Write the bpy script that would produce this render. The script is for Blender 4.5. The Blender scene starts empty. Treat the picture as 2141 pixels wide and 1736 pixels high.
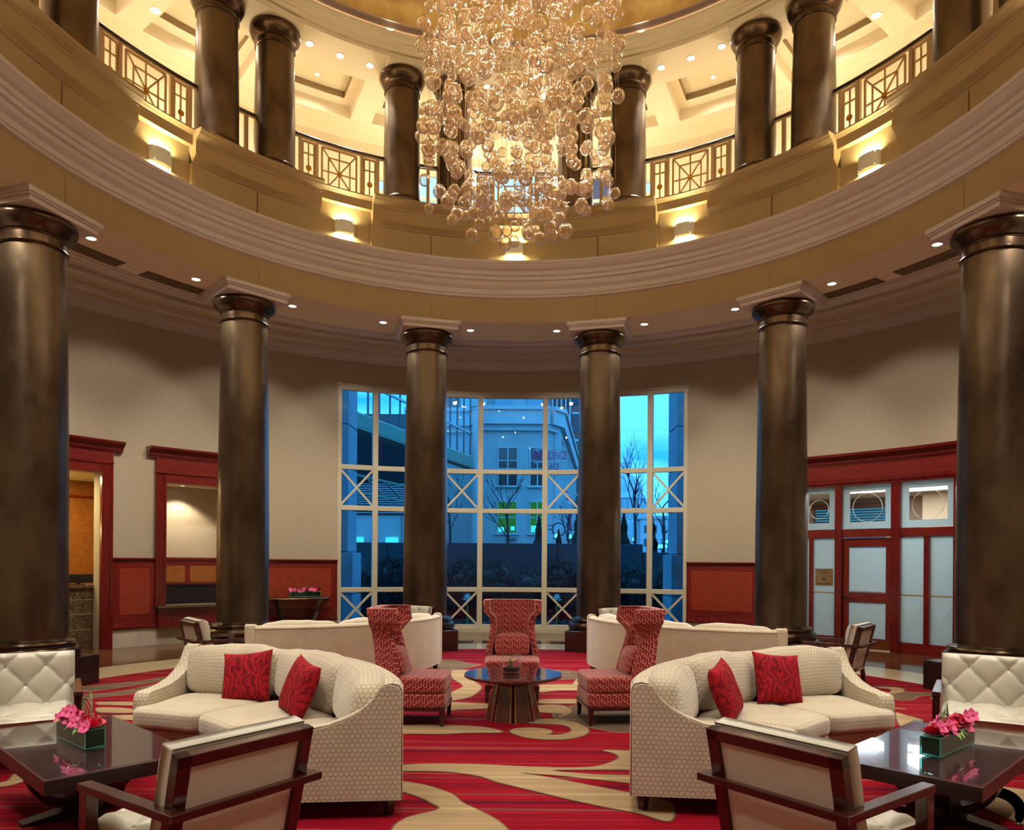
import bpy, math, random
from mathutils import Vector, Matrix

R_ = math.radians
SC = bpy.context.scene
COL = SC.collection
sin, cos, pi = math.sin, math.cos, math.pi

# ------------------------------------------------------------------ camera
EYE = 1.6
CAM_D = 7.451
cam_data = bpy.data.cameras.new('camera')
cam = bpy.data.objects.new('camera', cam_data)
COL.objects.link(cam)
SC.camera = cam
cam_data.sensor_fit = 'HORIZONTAL'
cam_data.sensor_width = 36.0
cam_data.lens = 1515.0 / 2141.0 * 36.0
cam_data.shift_x = 0.0
cam_data.shift_y = 0.1446
cam_data.clip_end = 900
ROLL = 0.007
right = Vector((cos(ROLL), 0, sin(ROLL)))
up = Vector((-sin(ROLL), 0, cos(ROLL)))
back = Vector((0, -1, 0))
M = Matrix.Identity(4)
for i in range(3):
    M[i][0] = right[i]; M[i][1] = up[i]; M[i][2] = back[i]
M[0][3], M[1][3], M[2][3] = 0, -CAM_D, EYE
cam.matrix_world = M

# ------------------------------------------------------------------ colour management
SC.view_settings.view_transform = 'Standard'
SC.view_settings.look = 'None'
SC.view_settings.gamma = 1
SC.view_settings.use_curve_mapping = False
SC.view_settings.exposure = 0.33
cy = SC.cycles
cy.max_bounces = 8
cy.diffuse_bounces = 4
cy.glossy_bounces = 4
cy.transmission_bounces = 6
cy.transparent_max_bounces = 24
cy.sample_clamp_indirect = 6.0
cy.adaptive_threshold = 0.02
cy.caustics_reflective = False
cy.caustics_refractive = False


def lin(c):
    out = []
    for v in c:
        v = v / 255.0
        out.append(v / 12.92 if v <= 0.04045 else ((v + 0.055) / 1.055) ** 2.4)
    return (out[0], out[1], out[2], 1.0)


# ------------------------------------------------------------------ dusk sky
world = bpy.data.worlds.new('dusk_sky')
SC.world = world
world.use_nodes = True
wn = world.node_tree
wn.nodes.clear()
w_out = wn.nodes.new('ShaderNodeOutputWorld')
w_bg = wn.nodes.new('ShaderNodeBackground')
w_tc = wn.nodes.new('ShaderNodeTexCoord')
w_map = wn.nodes.new('ShaderNodeMapping')
w_map.inputs['Scale'].default_value = (1.6, 1.6, 9.0)
w_noise = wn.nodes.new('ShaderNodeTexNoise')
w_noise.inputs['Scale'].default_value = 2.2
w_noise.inputs['Detail'].default_value = 6
w_ramp = wn.nodes.new('ShaderNodeValToRGB')
w_ramp.color_ramp.elements[0].position = 0.30
w_ramp.color_ramp.elements[0].color = (0.09, 0.50, 1.0, 1)
w_ramp.color_ramp.elements[1].position = 0.46
w_ramp.color_ramp.elements[1].color = (0.95, 0.96, 1.0, 1)
wn.links.new(w_tc.outputs['Generated'], w_map.inputs['Vector'])
wn.links.new(w_map.outputs['Vector'], w_noise.inputs['Vector'])
wn.links.new(w_noise.outputs['Fac'], w_ramp.inputs['Fac'])
wn.links.new(w_ramp.outputs['Color'], w_bg.inputs['Color'])
w_bg.inputs['Strength'].default_value = 2.0
wn.links.new(w_bg.outputs['Background'], w_out.inputs['Surface'])


# ------------------------------------------------------------------ lights
def add_light(kind, name, loc, energy, color, parent=None, size=0.1, spot=None, blend=0.3, rot=(0, 0, 0), size_y=None):
    d = bpy.data.lights.new(name, kind)
    d.energy = energy
    d.color = color
    if kind == 'AREA':
        d.size = size
        if size_y:
            d.shape = 'RECTANGLE'; d.size_y = size_y
    else:
        d.shadow_soft_size = size
    if kind == 'SPOT':
        d.spot_size = R_(spot or 120); d.spot_blend = blend
    o = bpy.data.objects.new(name, d)
    o.location = loc; o.rotation_euler = rot
    COL.objects.link(o)
    if parent:
        o.parent = parent
    return o


WARM = (1.0, 0.89, 0.74)
WARM2 = (1.0, 0.86, 0.66)
SOFTW = (1.0, 0.94, 0.84)
P_RING = 120.0      # lower ring downlights (W)
P_UP = 420.0        # upper soffit downlights
P_GAL = 62.0       # gallery wall lamps and the added gallery fill points
P_COF = 30.0        # coffer lamps
P_SCON = 12.0       # wall sconces
P_COVE = 5.0      # dome cove strip emission
P_WASH = 92.0      # tilted wall washing lamps in the ring downlights
P_DOME = 200.0      # added spots that brighten the dome
P_CH = 520.0        # added spots over the chandelier that brighten its globes


def pol(Rr, a, z=0.0):
    a = R_(a)
    return Vector((Rr * sin(a), Rr * cos(a), z))


# ------------------------------------------------------------------ tagging
def tag(o, label=None, cat=None, group=None, kind=None):
    if label: o['label'] = label
    if cat: o['category'] = cat
    if group: o['group'] = group
    if kind: o['kind'] = kind
    return o


def empty(name, loc=(0, 0, 0), rz=0.0, label=None, cat=None, group=None, kind=None):
    o = bpy.data.objects.new(name, None)
    COL.objects.link(o)
    o.location = loc
    o.rotation_euler = (0, 0, rz)
    o.empty_display_size = 0.1
    return tag(o, label, cat, group, kind)


def copy_tree(o, parent=None):
    c = o.copy()
    COL.objects.link(c)
    if parent is not None:
        c.parent = parent
    for ch in list(KIDS.get(o.name, [])):
        d = copy_tree(ch, c)
        KIDS.setdefault(c.name, []).append(d)
    return c


KIDS = {}


# ------------------------------------------------------------------ mesh builder
class MB:
    def __init__(s):
        s.v = []; s.f = []; s.mi = []; s.flat = {}; s.m = 0

    def add(s, verts, faces, flat=None):
        b = len(s.v)
        s.v += [tuple(p) for p in verts]
        for f in faces:
            s.f.append(tuple(b + i for i in f)); s.mi.append(s.m)
        if flat is not None:
            for i, p in enumerate(flat):
                s.flat[b + i] = tuple(p)
        return b

    def box(s, x0, x1, y0, y1, z0, z1, T=None, fn=None):
        vs = [(x0, y0, z0), (x1, y0, z0), (x1, y1, z0), (x0, y1, z0), (x0, y0, z1), (x1, y0, z1), (x1, y1, z1), (x0, y1, z1)]
        fl = vs
        if T is not None: vs = [tuple(T @ Vector(p)) for p in vs]
        if fn is not None: vs = [fn(*p) for p in vs]
        s.add(vs, [(0, 3, 2, 1), (4, 5, 6, 7), (0, 1, 5, 4), (1, 2, 6, 5), (2, 3, 7, 6), (3, 0, 4, 7)], fl)

    def bar(s, p, q, w, d, upv=(0, 0, 1), fn=None):
        """square bar from p to q, width w across, depth d along upv x dir"""
        p = Vector(p); q = Vector(q); u = (q - p).normalized(); upv = Vector(upv)
        if abs(u.dot(upv)) > 0.98: upv = Vector((0, 1, 0)) if abs(u.y) < 0.9 else Vector((1, 0, 0))
        a = u.cross(upv).normalized(); b = a.cross(u).normalized()
        vs = []
        for c in (p, q):
            for (i, j) in ((-1, -1), (1, -1), (1, 1), (-1, 1)):
                vs.append(c + a * (i * w / 2) + b * (j * d / 2))
        if fn: vs = [fn(*x) for x in vs]
        s.add(vs, [(0, 1, 2, 3), (7, 6, 5, 4), (0, 4, 5, 1), (1, 5, 6, 2), (2, 6, 7, 3), (3, 7, 4, 0)])

    def lathe(s, prof, seg=32, a0=0.0, a1=360.0, cx=0.0, cy=0.0, cz=0.0, close=False, ends=False):
        full = abs(a1 - a0) >= 359.99
        n = len(prof); k = seg if full else seg + 1
        vs = []; fl = []
        for i in range(k):
            a = R_(a0 + (a1 - a0) * i / seg)
            acc = 0.0
            for j, (r, z) in enumerate(prof):
                if j: acc += math.hypot(prof[j][0] - prof[j - 1][0], prof[j][1] - prof[j - 1][1])
                vs.append((cx + r * sin(a), cy + r * cos(a), cz + z))
                fl.append((a * prof[0][0], 0, acc))
        fs = []
        for i in range(seg):
            i2 = (i + 1) % k
            for j in range(n - 1 if not close else n):
                j2 = (j + 1) % n
                fs.append((i * n + j, i * n + j2, i2 * n + j2, i2 * n + j))
        if ends and not full:
            fs.append(tuple(range(n))); fs.append(tuple((k - 1) * n + j for j in reversed(range(n))))
        s.add(vs, fs, fl)

    def tube(s, pts, r, seg=8, taper=None):
        pts = [Vector(p) for p in pts]; n = len(pts); vs = []
        prev = None
        for i, p in enumerate(pts):
            d = (pts[min(i + 1, n - 1)] - pts[max(i - 1, 0)]).normalized()
            ref = Vector((0, 0, 1)) if abs(d.z) < 0.95 else Vector((0, 1, 0))
            if prev is None: a = d.cross(ref).normalized()
            else:
                a = (prev - d * prev.dot(d))
                a = a.normalized() if a.length > 1e-6 else d.cross(ref).normalized()
            prev = a; b = d.cross(a).normalized()
            rr = r if taper is None else r + (taper - r) * i / max(1, n - 1)
            for k in range(seg):
                t = 2 * pi * k / seg
                vs.append(p + a * (rr * cos(t)) + b * (rr * sin(t)))
        fs = []
        for i in range(n - 1):
            for k in range(seg):
                k2 = (k + 1) % seg
                fs.append((i * seg + k, i * seg + k2, (i + 1) * seg + k2, (i + 1) * seg + k))
        fs.append(tuple(reversed(range(seg)))); fs.append(tuple((n - 1) * seg + k for k in range(seg)))
        s.add(vs, fs)

    def poly_prism(s, outline, z0, z1, fn=None):
        """outline list of (x,y); extruded z0..z1"""
        n = len(outline)
        vs = [(x, y, z0) for x, y in outline] + [(x, y, z1) for x, y in outline]
        fl = vs
        if fn: vs = [fn(*p) for p in vs]
        fs = [tuple(reversed(range(n))), tuple(range(n, 2 * n))]
        for i in range(n):
            j = (i + 1) % n
            fs.append((i, j, n + j, n + i))
        s.add(vs, fs, fl)

    def puff(s, size, n=6, e=5.0, fn=None, bulge=(0, 0, 0)):
        """rounded box cushion; size = full sizes, e = squareness; fn maps local xyz -> xyz"""
        hx, hy, hz = [v / 2 for v in size]
        idx = {}; vs = []; fs = []; fl = []

        def vert(i, j, k):
            key = (i, j, k)
            if key in idx: return idx[key]
            p = [2 * i / n - 1, 2 * j / n - 1, 2 * k / n - 1]
            # more points near edges
            p = [math.copysign(abs(t) ** 0.72, t) if t else 0.0 for t in p]
            m = (abs(p[0]) ** e + abs(p[1]) ** e + abs(p[2]) ** e) ** (1 / e)
            q = [t / m for t in p]
            bx = 1 + bulge[0] * (1 - q[1] ** 2) * (1 - q[2] ** 2)
            by = 1 + bulge[1] * (1 - q[0] ** 2) * (1 - q[2] ** 2)
            bz = 1 + bulge[2] * (1 - q[0] ** 2) * (1 - q[1] ** 2)
            c = (q[0] * hx * bx, q[1] * hy * by, q[2] * hz * bz)
            fl.append((p[0] * hx, p[1] * hy, p[2] * hz))
            vs.append(fn(*c) if fn else c)
            idx[key] = len(vs) - 1
            return idx[key]
        for ax in range(3):
            for side in (0, n):
                for u in range(n):
                    for w in range(n):
                        q = []
                        for (du, dw) in ((0, 0), (1, 0), (1, 1), (0, 1)):
                            c = [0, 0, 0]; c[ax] = side
                            c[(ax + 1) % 3] = u + du; c[(ax + 2) % 3] = w + dw
                            q.append(vert(*c))
                        if side == 0: q = q[::-1]
                        fs.append(tuple(q))
        s.add(vs, fs, fl)

    def build(s, name, mats, parent=None, smooth=False, bevel=0.0, label=None, kind=None, auto=None, link=True):
        me = bpy.data.meshes.new(name)
        me.from_pydata(s.v, [], s.f)
        if not isinstance(mats, (list, tuple)): mats = [mats]
        for m in mats: me.materials.append(m)
        me.polygons.foreach_set('material_index', s.mi)
        if smooth: me.polygons.foreach_set('use_smooth', [True] * len(me.polygons))
        # box uv in flat space (metres)
        uvl = me.uv_layers.new(name='UVMap')
        uv = [0.0] * (2 * len(me.loops))
        V = s.v; FL = s.flat
        for p in me.polygons:
            ids = list(p.vertices)
            fp = [FL.get(i, V[i]) for i in ids]
            nx = ny = nz = 0.0
            for a in range(len(fp)):
                x1, y1, z1 = fp[a]; x2, y2, z2 = fp[(a + 1) % len(fp)]
                nx += (y1 - y2) * (z1 + z2); ny += (z1 - z2) * (x1 + x2); nz += (x1 - x2) * (y1 + y2)
            nx, ny, nz = abs(nx), abs(ny), abs(nz)
            for li, c in zip(p.loop_indices, fp):
                if nz >= nx and nz >= ny: uv[2 * li], uv[2 * li + 1] = c[0], c[1]
                elif ny >= nx: uv[2 * li], uv[2 * li + 1] = c[0], c[2]
                else: uv[2 * li], uv[2 * li + 1] = c[1], c[2]
        uvl.data.foreach_set('uv', uv)
        me.update()
        if auto is not None:
            me.polygons.foreach_set('use_smooth', [True] * len(me.polygons))
            try: me.set_sharp_from_angle(angle=R_(auto))
            except Exception: pass
        o = bpy.data.objects.new(name, me)
        if link: COL.objects.link(o)
        if parent is not None:
            o.parent = parent
            KIDS.setdefault(parent.name, []).append(o)
        if bevel > 0:
            b = o.modifiers.new('bevel', 'BEVEL'); b.width = bevel; b.segments = 2
            b.limit_method = 'ANGLE'; b.angle_limit = R_(40)
        if label: o['label'] = label
        if kind: o['kind'] = kind
        return o


def share(o, name, parent, loc=(0, 0, 0), rot=(0, 0, 0), scale=None):
    """another object on the same mesh"""
    c = bpy.data.objects.new(name, o.data)
    COL.objects.link(c)
    c.location = loc; c.rotation_euler = rot
    if scale: c.scale = scale
    for m in o.modifiers:
        if m.type == 'BEVEL':
            b = c.modifiers.new('bevel', 'BEVEL'); b.width = m.width; b.segments = m.segments
            b.limit_method = 'ANGLE'; b.angle_limit = m.angle_limit
    if parent is not None:
        c.parent = parent; KIDS.setdefault(parent.name, []).append(c)
    return c


def TR(loc=(0, 0, 0), rz=0.0, rx=0.0, ry=0.0):
    return Matrix.Translation(loc) @ Matrix.Rotation(rz, 4, 'Z') @ Matrix.Rotation(ry, 4, 'Y') @ Matrix.Rotation(rx, 4, 'X')


def arcfn(Rr, a_mid, r_out=True):
    """local x along arc, y radial outward from Rr, z up"""
    def f(x, y, z):
        a = R_(a_mid) + x / Rr
        r = Rr + y
        return (r * sin(a), r * cos(a), z)
    return f


def arc_box(mb, r0, r1, a0, a1, z0, z1, seg=None):
    seg = seg or max(1, int(abs(a1 - a0) / 2.5))
    mb.lathe([(r0, z0), (r0, z1), (r1, z1), (r1, z0)], seg, a0, a1, close=True, ends=True)

# ------------------------------------------------------------------ materials
MAT = {}


class NT:
    def __init__(s, name):
        s.m = bpy.data.materials.new(name); s.m.use_nodes = True
        s.t = s.m.node_tree; s.t.nodes.clear()
        s.out = s.t.nodes.new('ShaderNodeOutputMaterial')
        MAT[name] = s.m

    def n(s, typ, **kw):
        nd = s.t.nodes.new('ShaderNode' + typ)
        for k, v in kw.items():
            if k.startswith('i_'):
                key = k[2:]
                nd.inputs[int(key) if key.isdigit() else key.replace('_', ' ')].default_value = v
            else: setattr(nd, k, v)
        return nd

    def l(s, a, b): s.t.links.new(a, b)

    def bsdf(s, base=None, rough=0.5, metal=0.0, spec=0.5, coat=0.0, sheen=0.0):
        b = s.n('BsdfPrincipled')
        if base is not None: b.inputs['Base Color'].default_value = base
        b.inputs['Roughness'].default_value = rough
        b.inputs['Metallic'].default_value = metal
        b.inputs['Specular IOR Level'].default_value = spec
        if coat: b.inputs['Coat Weight'].default_value = coat; b.inputs['Coat Roughness'].default_value = 0.08
        if sheen: b.inputs['Sheen Weight'].default_value = sheen
        s.b = b
        s.l(b.outputs[0], s.out.inputs['Surface'])
        return b

    def coord(s, kind='Object', scale=(1, 1, 1), rot=(0, 0, 0)):
        tc = s.n('TexCoord'); mp = s.n('Mapping')
        mp.inputs['Scale'].default_value = scale; mp.inputs['Rotation'].default_value = rot
        s.l(tc.outputs[kind], mp.inputs['Vector'])
        return mp.outputs['Vector']

    def ramp(s, fac, stops, interp='LINEAR'):
        r = s.n('ValToRGB'); cr = r.color_ramp; cr.interpolation = interp
        while len(cr.elements) > 1: cr.elements.remove(cr.elements[-1])
        cr.elements[0].position = stops[0][0]; cr.elements[0].color = stops[0][1]
        for p, c in stops[1:]:
            e = cr.elements.new(p); e.color = c
        s.l(fac, r.inputs['Fac'])
        return r.outputs['Color']

    def bump(s, h, strength=0.3, dist=0.01):
        b = s.n('Bump'); b.inputs['Strength'].default_value = strength; b.inputs['Distance'].default_value = dist
        s.l(h, b.inputs['Height']); s.l(b.outputs['Normal'], s.b.inputs['Normal'])
        return b

    def math(s, op, a, b=None, clamp=False):
        m = s.n('Math', operation=op); m.use_clamp = clamp
        for i, v in enumerate((a, b)):
            if v is None: continue
            if isinstance(v, (int, float)): m.inputs[i].default_value = v
            else: s.l(v, m.inputs[i])
        return m.outputs[0]

    def mix(s, fac, a, b, mode='MIX'):
        m = s.n('Mix', data_type='RGBA', blend_type=mode)
        if isinstance(fac, (int, float)): m.inputs[0].default_value = fac
        else: s.l(fac, m.inputs[0])
        for idx, v in ((6, a), (7, b)):
            if isinstance(v, tuple): m.inputs[idx].default_value = v
            else: s.l(v, m.inputs[idx])
        return m.outputs[2]


def simple(name, rgb, rough=0.5, metal=0.0, spec=0.5, coat=0.0, noise=0.0, nscale=8.0, bump=0.0, sheen=0.0):
    t = NT(name); c = lin(rgb)
    t.bsdf(c, rough, metal, spec, coat, sheen)
    if noise or bump:
        v = t.coord('Object')
        nz = t.n('TexNoise', i_Scale=nscale, i_Detail=4.0)
        t.l(v, nz.inputs['Vector'])
        if noise:
            d = tuple(max(0, x * (1 - noise)) for x in c[:3]) + (1,); e = tuple(min(1, x * (1 + noise)) for x in c[:3]) + (1,)
            t.l(t.ramp(nz.outputs['Fac'], [(0.3, d), (0.7, e)]), t.b.inputs['Base Color'])
        if bump: t.bump(nz.outputs['Fac'], bump, 0.01)
    return t.m


def emit(name, rgb, strength):
    t = NT(name)
    e = t.n('Emission', i_Color=lin(rgb), i_Strength=strength)
    t.l(e.outputs[0], t.out.inputs['Surface'])
    return t.m


simple('cream_plaster', (226, 212, 180), 0.6, noise=0.02, nscale=3)
simple('moulding_paint', (208, 196, 190), 0.4)
simple('parapet_paint', (166, 140, 98), 0.5, noise=0.03, nscale=5)
simple('ceiling_paint', (232, 218, 190), 0.7, noise=0.02, nscale=2)
simple('cove_paint', (196, 180, 152), 0.7)
simple('dark_frame_paint', (150, 128, 90), 0.5)
simple('vent_dark', (92, 74, 58), 0.6)
simple('window_frame_paint', (205, 196, 168), 0.4)
simple('window_head_paint', (150, 150, 150), 0.5)
simple('railing_paint', (186, 152, 104), 0.45, metal=0.1)
simple('brass', (196, 152, 74), 0.25, metal=1.0)
simple('chrome', (210, 210, 210), 0.15, metal=1.0)
simple('handrail_wood', (38, 22, 18), 0.2, coat=0.5)
simple('plinth_black', (40, 30, 26), 0.25, coat=0.4, noise=0.2)
simple('white_fixture', (235, 230, 215), 0.5)
simple('leather', (190, 187, 172), 0.36, spec=0.5, coat=0.15, noise=0.03, nscale=9, bump=0.05)
simple('leather_button', (150, 142, 120), 0.4)
simple('panel_cloth', (200, 190, 172), 0.8, noise=0.03)
simple('marble_base', (206, 192, 172), 0.25, noise=0.08, nscale=5)
simple('cream_stone', (232, 218, 182), 0.12, noise=0.05, nscale=6, coat=0.3)
simple('office_wall', (172, 148, 118), 0.7)
simple('office_ceiling', (232, 232, 228), 0.7)
simple('reception_ceiling', (226, 214, 150), 0.7)
simple('black_plastic', (22, 24, 28), 0.35)
simple('dark_wood', (36, 18, 18), 0.22, coat=0.7, noise=0.25, nscale=12)
simple('bluish_black', (26, 24, 34), 0.3, noise=0.2)
simple('leaf_green', (104, 150, 62), 0.5, noise=0.3, nscale=30)
simple('grass_green', (120, 150, 100), 0.45, noise=0.2, nscale=20)
simple('moss', (34, 66, 44), 0.8, noise=0.4, nscale=30)
simple('rose_petal', (214, 14, 66), 0.5, noise=0.25, nscale=40, sheen=0.3)
simple('rose_dark', (176, 8, 38), 0.5, noise=0.3, nscale=40)
simple('orchid_petal', (236, 96, 150), 0.45, noise=0.25, nscale=50)
simple('berry_bed', (50, 8, 20), 0.4, noise=0.4, nscale=60)
simple('stone_blue_grey', (150, 168, 178), 0.8, noise=0.08, nscale=1.5)
simple('stone_wall', (172, 178, 176), 0.85, noise=0.08, nscale=0.8)
simple('stone_joint', (110, 116, 118), 0.9)
simple('stone_cornice', (188, 194, 192), 0.85, noise=0.06, nscale=0.8)
simple('white_marble_far', (205, 210, 214), 0.8)
simple('dark_glass', (30, 40, 50), 0.1, spec=0.8)
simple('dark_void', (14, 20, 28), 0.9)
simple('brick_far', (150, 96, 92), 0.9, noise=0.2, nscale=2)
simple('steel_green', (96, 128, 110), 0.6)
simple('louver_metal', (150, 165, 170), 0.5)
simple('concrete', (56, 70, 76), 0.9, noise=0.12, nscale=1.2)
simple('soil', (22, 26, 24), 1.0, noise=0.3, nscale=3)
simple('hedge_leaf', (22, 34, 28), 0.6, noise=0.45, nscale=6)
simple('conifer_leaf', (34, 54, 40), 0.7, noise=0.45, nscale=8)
simple('bark', (52, 48, 50), 0.9, noise=0.3)
simple('cabbage_leaf', (225, 238, 225), 0.6, noise=0.15, nscale=20)
simple('sign_red', (200, 60, 110), 0.6)
simple('flag_red', (225, 90, 130), 0.7)
simple('flag_white', (225, 225, 235), 0.7)
simple('bin_black', (20, 26, 34), 0.7)
simple('copper_kick', (150, 82, 50), 0.3, metal=0.6)
simple('plaque_gold', (160, 136, 98), 0.35, metal=0.5)
simple('plaque_ink', (70, 56, 40), 0.6)
simple('blind_slat', (36, 54, 84), 0.6)
simple('blind_wood', (84, 44, 36), 0.5)
simple('gold_trim', (206, 170, 110), 0.35, metal=0.6)
emit('lamp_disc', (255, 246, 228), 9.0)
emit('lamp_cool', (240, 246, 255), 6.0)
emit('sconce_diffuser', (255, 240, 176), 5.0)
emit('cove_glow', (255, 214, 150), P_COVE)
emit('gallery_lamp_glass', (255, 250, 225), 12.0)
emit('window_lit_cyan', (150, 255, 225), 1.6)
emit('window_lit_green', (150, 190, 70), 0.5)
emit('window_lit_warm', (255, 120, 80), 1.0)
emit('globe_lamp', (190, 255, 250), 4.0)
emit('upper_window_day', (60, 170, 205), 0.6)

# dome leaf
t = NT('gold_leaf'); t.bsdf(lin((176, 148, 88)), 0.45, 0.6)
v = t.coord('Object', (1, 1, 1))
nz = t.n('TexNoise', i_Scale=1.4, i_Detail=8.0, i_Roughness=0.6); t.l(v, nz.inputs['Vector'])
t.l(t.ramp(nz.outputs['Fac'], [(0.3, lin((150, 120, 66))), (0.5, lin((190, 160, 98))), (0.72, lin((222, 198, 138)))]), t.b.inputs['Base Color'])
simple('dome_silver', (186, 170, 170), 0.35, metal=0.7)

# bronze column shaft : hammered leaf, patchy
t = NT('bronze'); t.bsdf(lin((90, 66, 48)), 0.34, 0.78, 0.5)
v = t.coord('UV', (6.5, 4.2, 1), (0, 0, 0.75))
vo = t.n('TexVoronoi', i_Scale=1.0, i_Randomness=0.75); vo.distance = 'MANHATTAN'; t.l(v, vo.inputs['Vector'])
bw = t.n('RGBToBW'); t.l(vo.outputs['Color'], bw.inputs[0])
v2 = t.coord('Object', (1.2, 1.2, 0.7)); nz = t.n('TexNoise', i_Scale=1.6, i_Detail=5.0); t.l(v2, nz.inputs['Vector'])
base = t.ramp(nz.outputs['Fac'], [(0.3, lin((72, 56, 45))), (0.5, lin((98, 82, 66))), (0.72, lin((116, 101, 80)))])
patch = t.ramp(bw.outputs[0], [(0.35, (0.80, 0.80, 0.80, 1)), (0.6, (1.0, 1.0, 1.0, 1)), (0.75, (1.35, 1.33, 1.28, 1))])
t.l(t.mix(0.16, base, patch, 'MULTIPLY'), t.b.inputs['Base Color'])
rg = t.math('ADD', t.math('MULTIPLY', bw.outputs[0], 0.10), 0.29); t.l(rg, t.b.inputs['Roughness'])

t = NT('bronze_smooth'); t.bsdf(lin((92, 66, 46)), 0.26, 0.85, 0.5)
v2 = t.coord('Object', (1, 1, 1)); nz = t.n('TexNoise', i_Scale=5.0, i_Detail=4.0); t.l(v2, nz.inputs['Vector'])
t.l(t.ramp(nz.outputs['Fac'], [(0.3, lin((60, 44, 34))), (0.7, lin((92, 74, 56)))]), t.b.inputs['Base Color'])

# linen wallpaper
t = NT('linen_wall'); t.bsdf(lin((190, 172, 142)), 0.75)
v = t.coord('UV', (1, 1, 1))
mp = t.n('Mapping'); mp.inputs['Scale'].default_value = (3, 60, 1); t.l(v, mp.inputs['Vector'])
n1 = t.n('TexNoise', i_Scale=2.0, i_Detail=5.0); t.l(mp.outputs[0], n1.inputs['Vector'])
mp2 = t.n('Mapping'); mp2.inputs['Scale'].default_value = (70, 2, 1); t.l(v, mp2.inputs['Vector'])
n2 = t.n('TexNoise', i_Scale=2.0, i_Detail=3.0); t.l(mp2.outputs[0], n2.inputs['Vector'])
s_ = t.math('ADD', t.math('MULTIPLY', n1.outputs['Fac'], 0.6), t.math('MULTIPLY', n2.outputs['Fac'], 0.4))
t.l(t.ramp(s_, [(0.35, lin((176, 160, 134))), (0.65, lin((192, 177, 151)))]), t.b.inputs['Base Color'])


def wood(name, c1, c2, rough=0.22, scale=(1, 1, 1), coat=0.4, kind='Object', fig=0.0):
    t = NT(name); t.bsdf(lin(c1), rough, 0, 0.5, coat)
    v = t.coord(kind, scale)
    nz = t.n('TexNoise', i_Scale=3.0, i_Detail=6.0, i_Roughness=0.6, i_Distortion=0.6); t.l(v, nz.inputs['Vector'])
    f = nz.outputs['Fac']
    if fig:
        v3 = t.coord(kind, (7, 7, 24)); n3 = t.n('TexNoise', i_Scale=2.4, i_Detail=3.0, i_Distortion=1.2); t.l(v3, n3.inputs['Vector'])
        f = t.math('ADD', t.math('MULTIPLY', f, 1 - fig), t.math('MULTIPLY', n3.outputs['Fac'], fig))
    t.l(t.ramp(f, [(0.32, lin(c1)), (0.68, lin(c2))]), t.b.inputs['Base Color'])
    return t.m


wood('cherry_trim', (88, 13, 14), (122, 26, 21), 0.24, (8, 8, 0.7))
wood('cherry_flat', (102, 17, 17), (132, 32, 25), 0.3, (1, 1, 9))
wood('cherry_figured', (112, 28, 15), (178, 66, 36), 0.34, (3, 3, 3), fig=0.75)
wood('oak_figured', (120, 66, 20), (176, 108, 44), 0.4, (3, 3, 3), fig=0.7)
wood('walnut_frame', (46, 15, 11), (68, 26, 18), 0.26, (2, 2, 2))
wood('table_wood', (26, 12, 14), (40, 20, 22), 0.4, (1, 14, 1), coat=0.15)
wood('table_top_wood', (54, 24, 28), (74, 36, 40), 0.3, (2, 26, 2), coat=1.0)
wood('table_round_wood', (66, 20, 14), (104, 42, 28), 0.22, (5, 5, 1), coat=0.6)

# marble
def marble(name, c0, c1, cv, rough, scale=1.6):
    t = NT(name); t.bsdf(lin(c0), rough, 0, 0.42, 0.0)
    v = t.coord('Object', (scale, scale * 1.4, scale))
    nz = t.n('TexNoise', i_Scale=1.6, i_Detail=9.0, i_Roughness=0.62, i_Distortion=1.6); t.l(v, nz.inputs['Vector'])
    b = t.ramp(nz.outputs['Fac'], [(0.28, lin(c0)), (0.52, lin(c1)), (0.6, lin(c0)), (0.75, lin(c1))])
    n2 = t.n('TexNoise', i_Scale=2.6, i_Detail=6.0, i_Distortion=3.2); t.l(v, n2.inputs['Vector'])
    vein = t.ramp(n2.outputs['Fac'], [(0.485, (0, 0, 0, 1)), (0.5, (0.7, 0.7, 0.7, 1)), (0.515, (0, 0, 0, 1))])
    t.l(t.mix(vein, b, lin(cv)), t.b.inputs['Base Color'])
    return t.m


marble('marble_brown', (62, 36, 22), (104, 68, 42), (190, 150, 104), 0.07)
marble('marble_counter', (48, 36, 24), (92, 74, 50), (205, 190, 160), 0.12, 3.0)

# carpet
def carpet(name, stops, scale_y=5.5, fine=0.25):
    t = NT(name); t.bsdf((1, 0, 0, 1), 0.95, 0, 0.1)
    tc = t.n('TexCoord'); mp = t.n('Mapping'); mp.inputs['Scale'].default_value = (0.02, scale_y, 0.0)
    t.l(tc.outputs['Object'], mp.inputs['Vector'])
    nz = t.n('TexNoise', i_Scale=1.0, i_Detail=5.0, i_Roughness=0.75); t.l(mp.outputs[0], nz.inputs['Vector'])
    c = t.ramp(nz.outputs['Fac'], stops, 'LINEAR')
    mp2 = t.n('Mapping'); mp2.inputs['Scale'].default_value = (0.05, 26, 0.0); t.l(tc.outputs['Object'], mp2.inputs['Vector'])
    n2 = t.n('TexNoise', i_Scale=1.0, i_Detail=2.0); t.l(mp2.outputs[0], n2.inputs['Vector'])
    c2 = t.mix(fine, c, t.ramp(n2.outputs['Fac'], [(0.4, (0.25, 0.2, 0.2, 1)), (0.6, (1, 1, 1, 1))]), 'MULTIPLY')
    n3 = t.n('TexNoise', i_Scale=90.0, i_Detail=2.0); t.l(tc.outputs['Object'], n3.inputs['Vector'])
    t.l(c2, t.b.inputs['Base Color'])
    t.bump(n3.outputs['Fac'], 0.4, 0.004)
    return t.m


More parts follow.
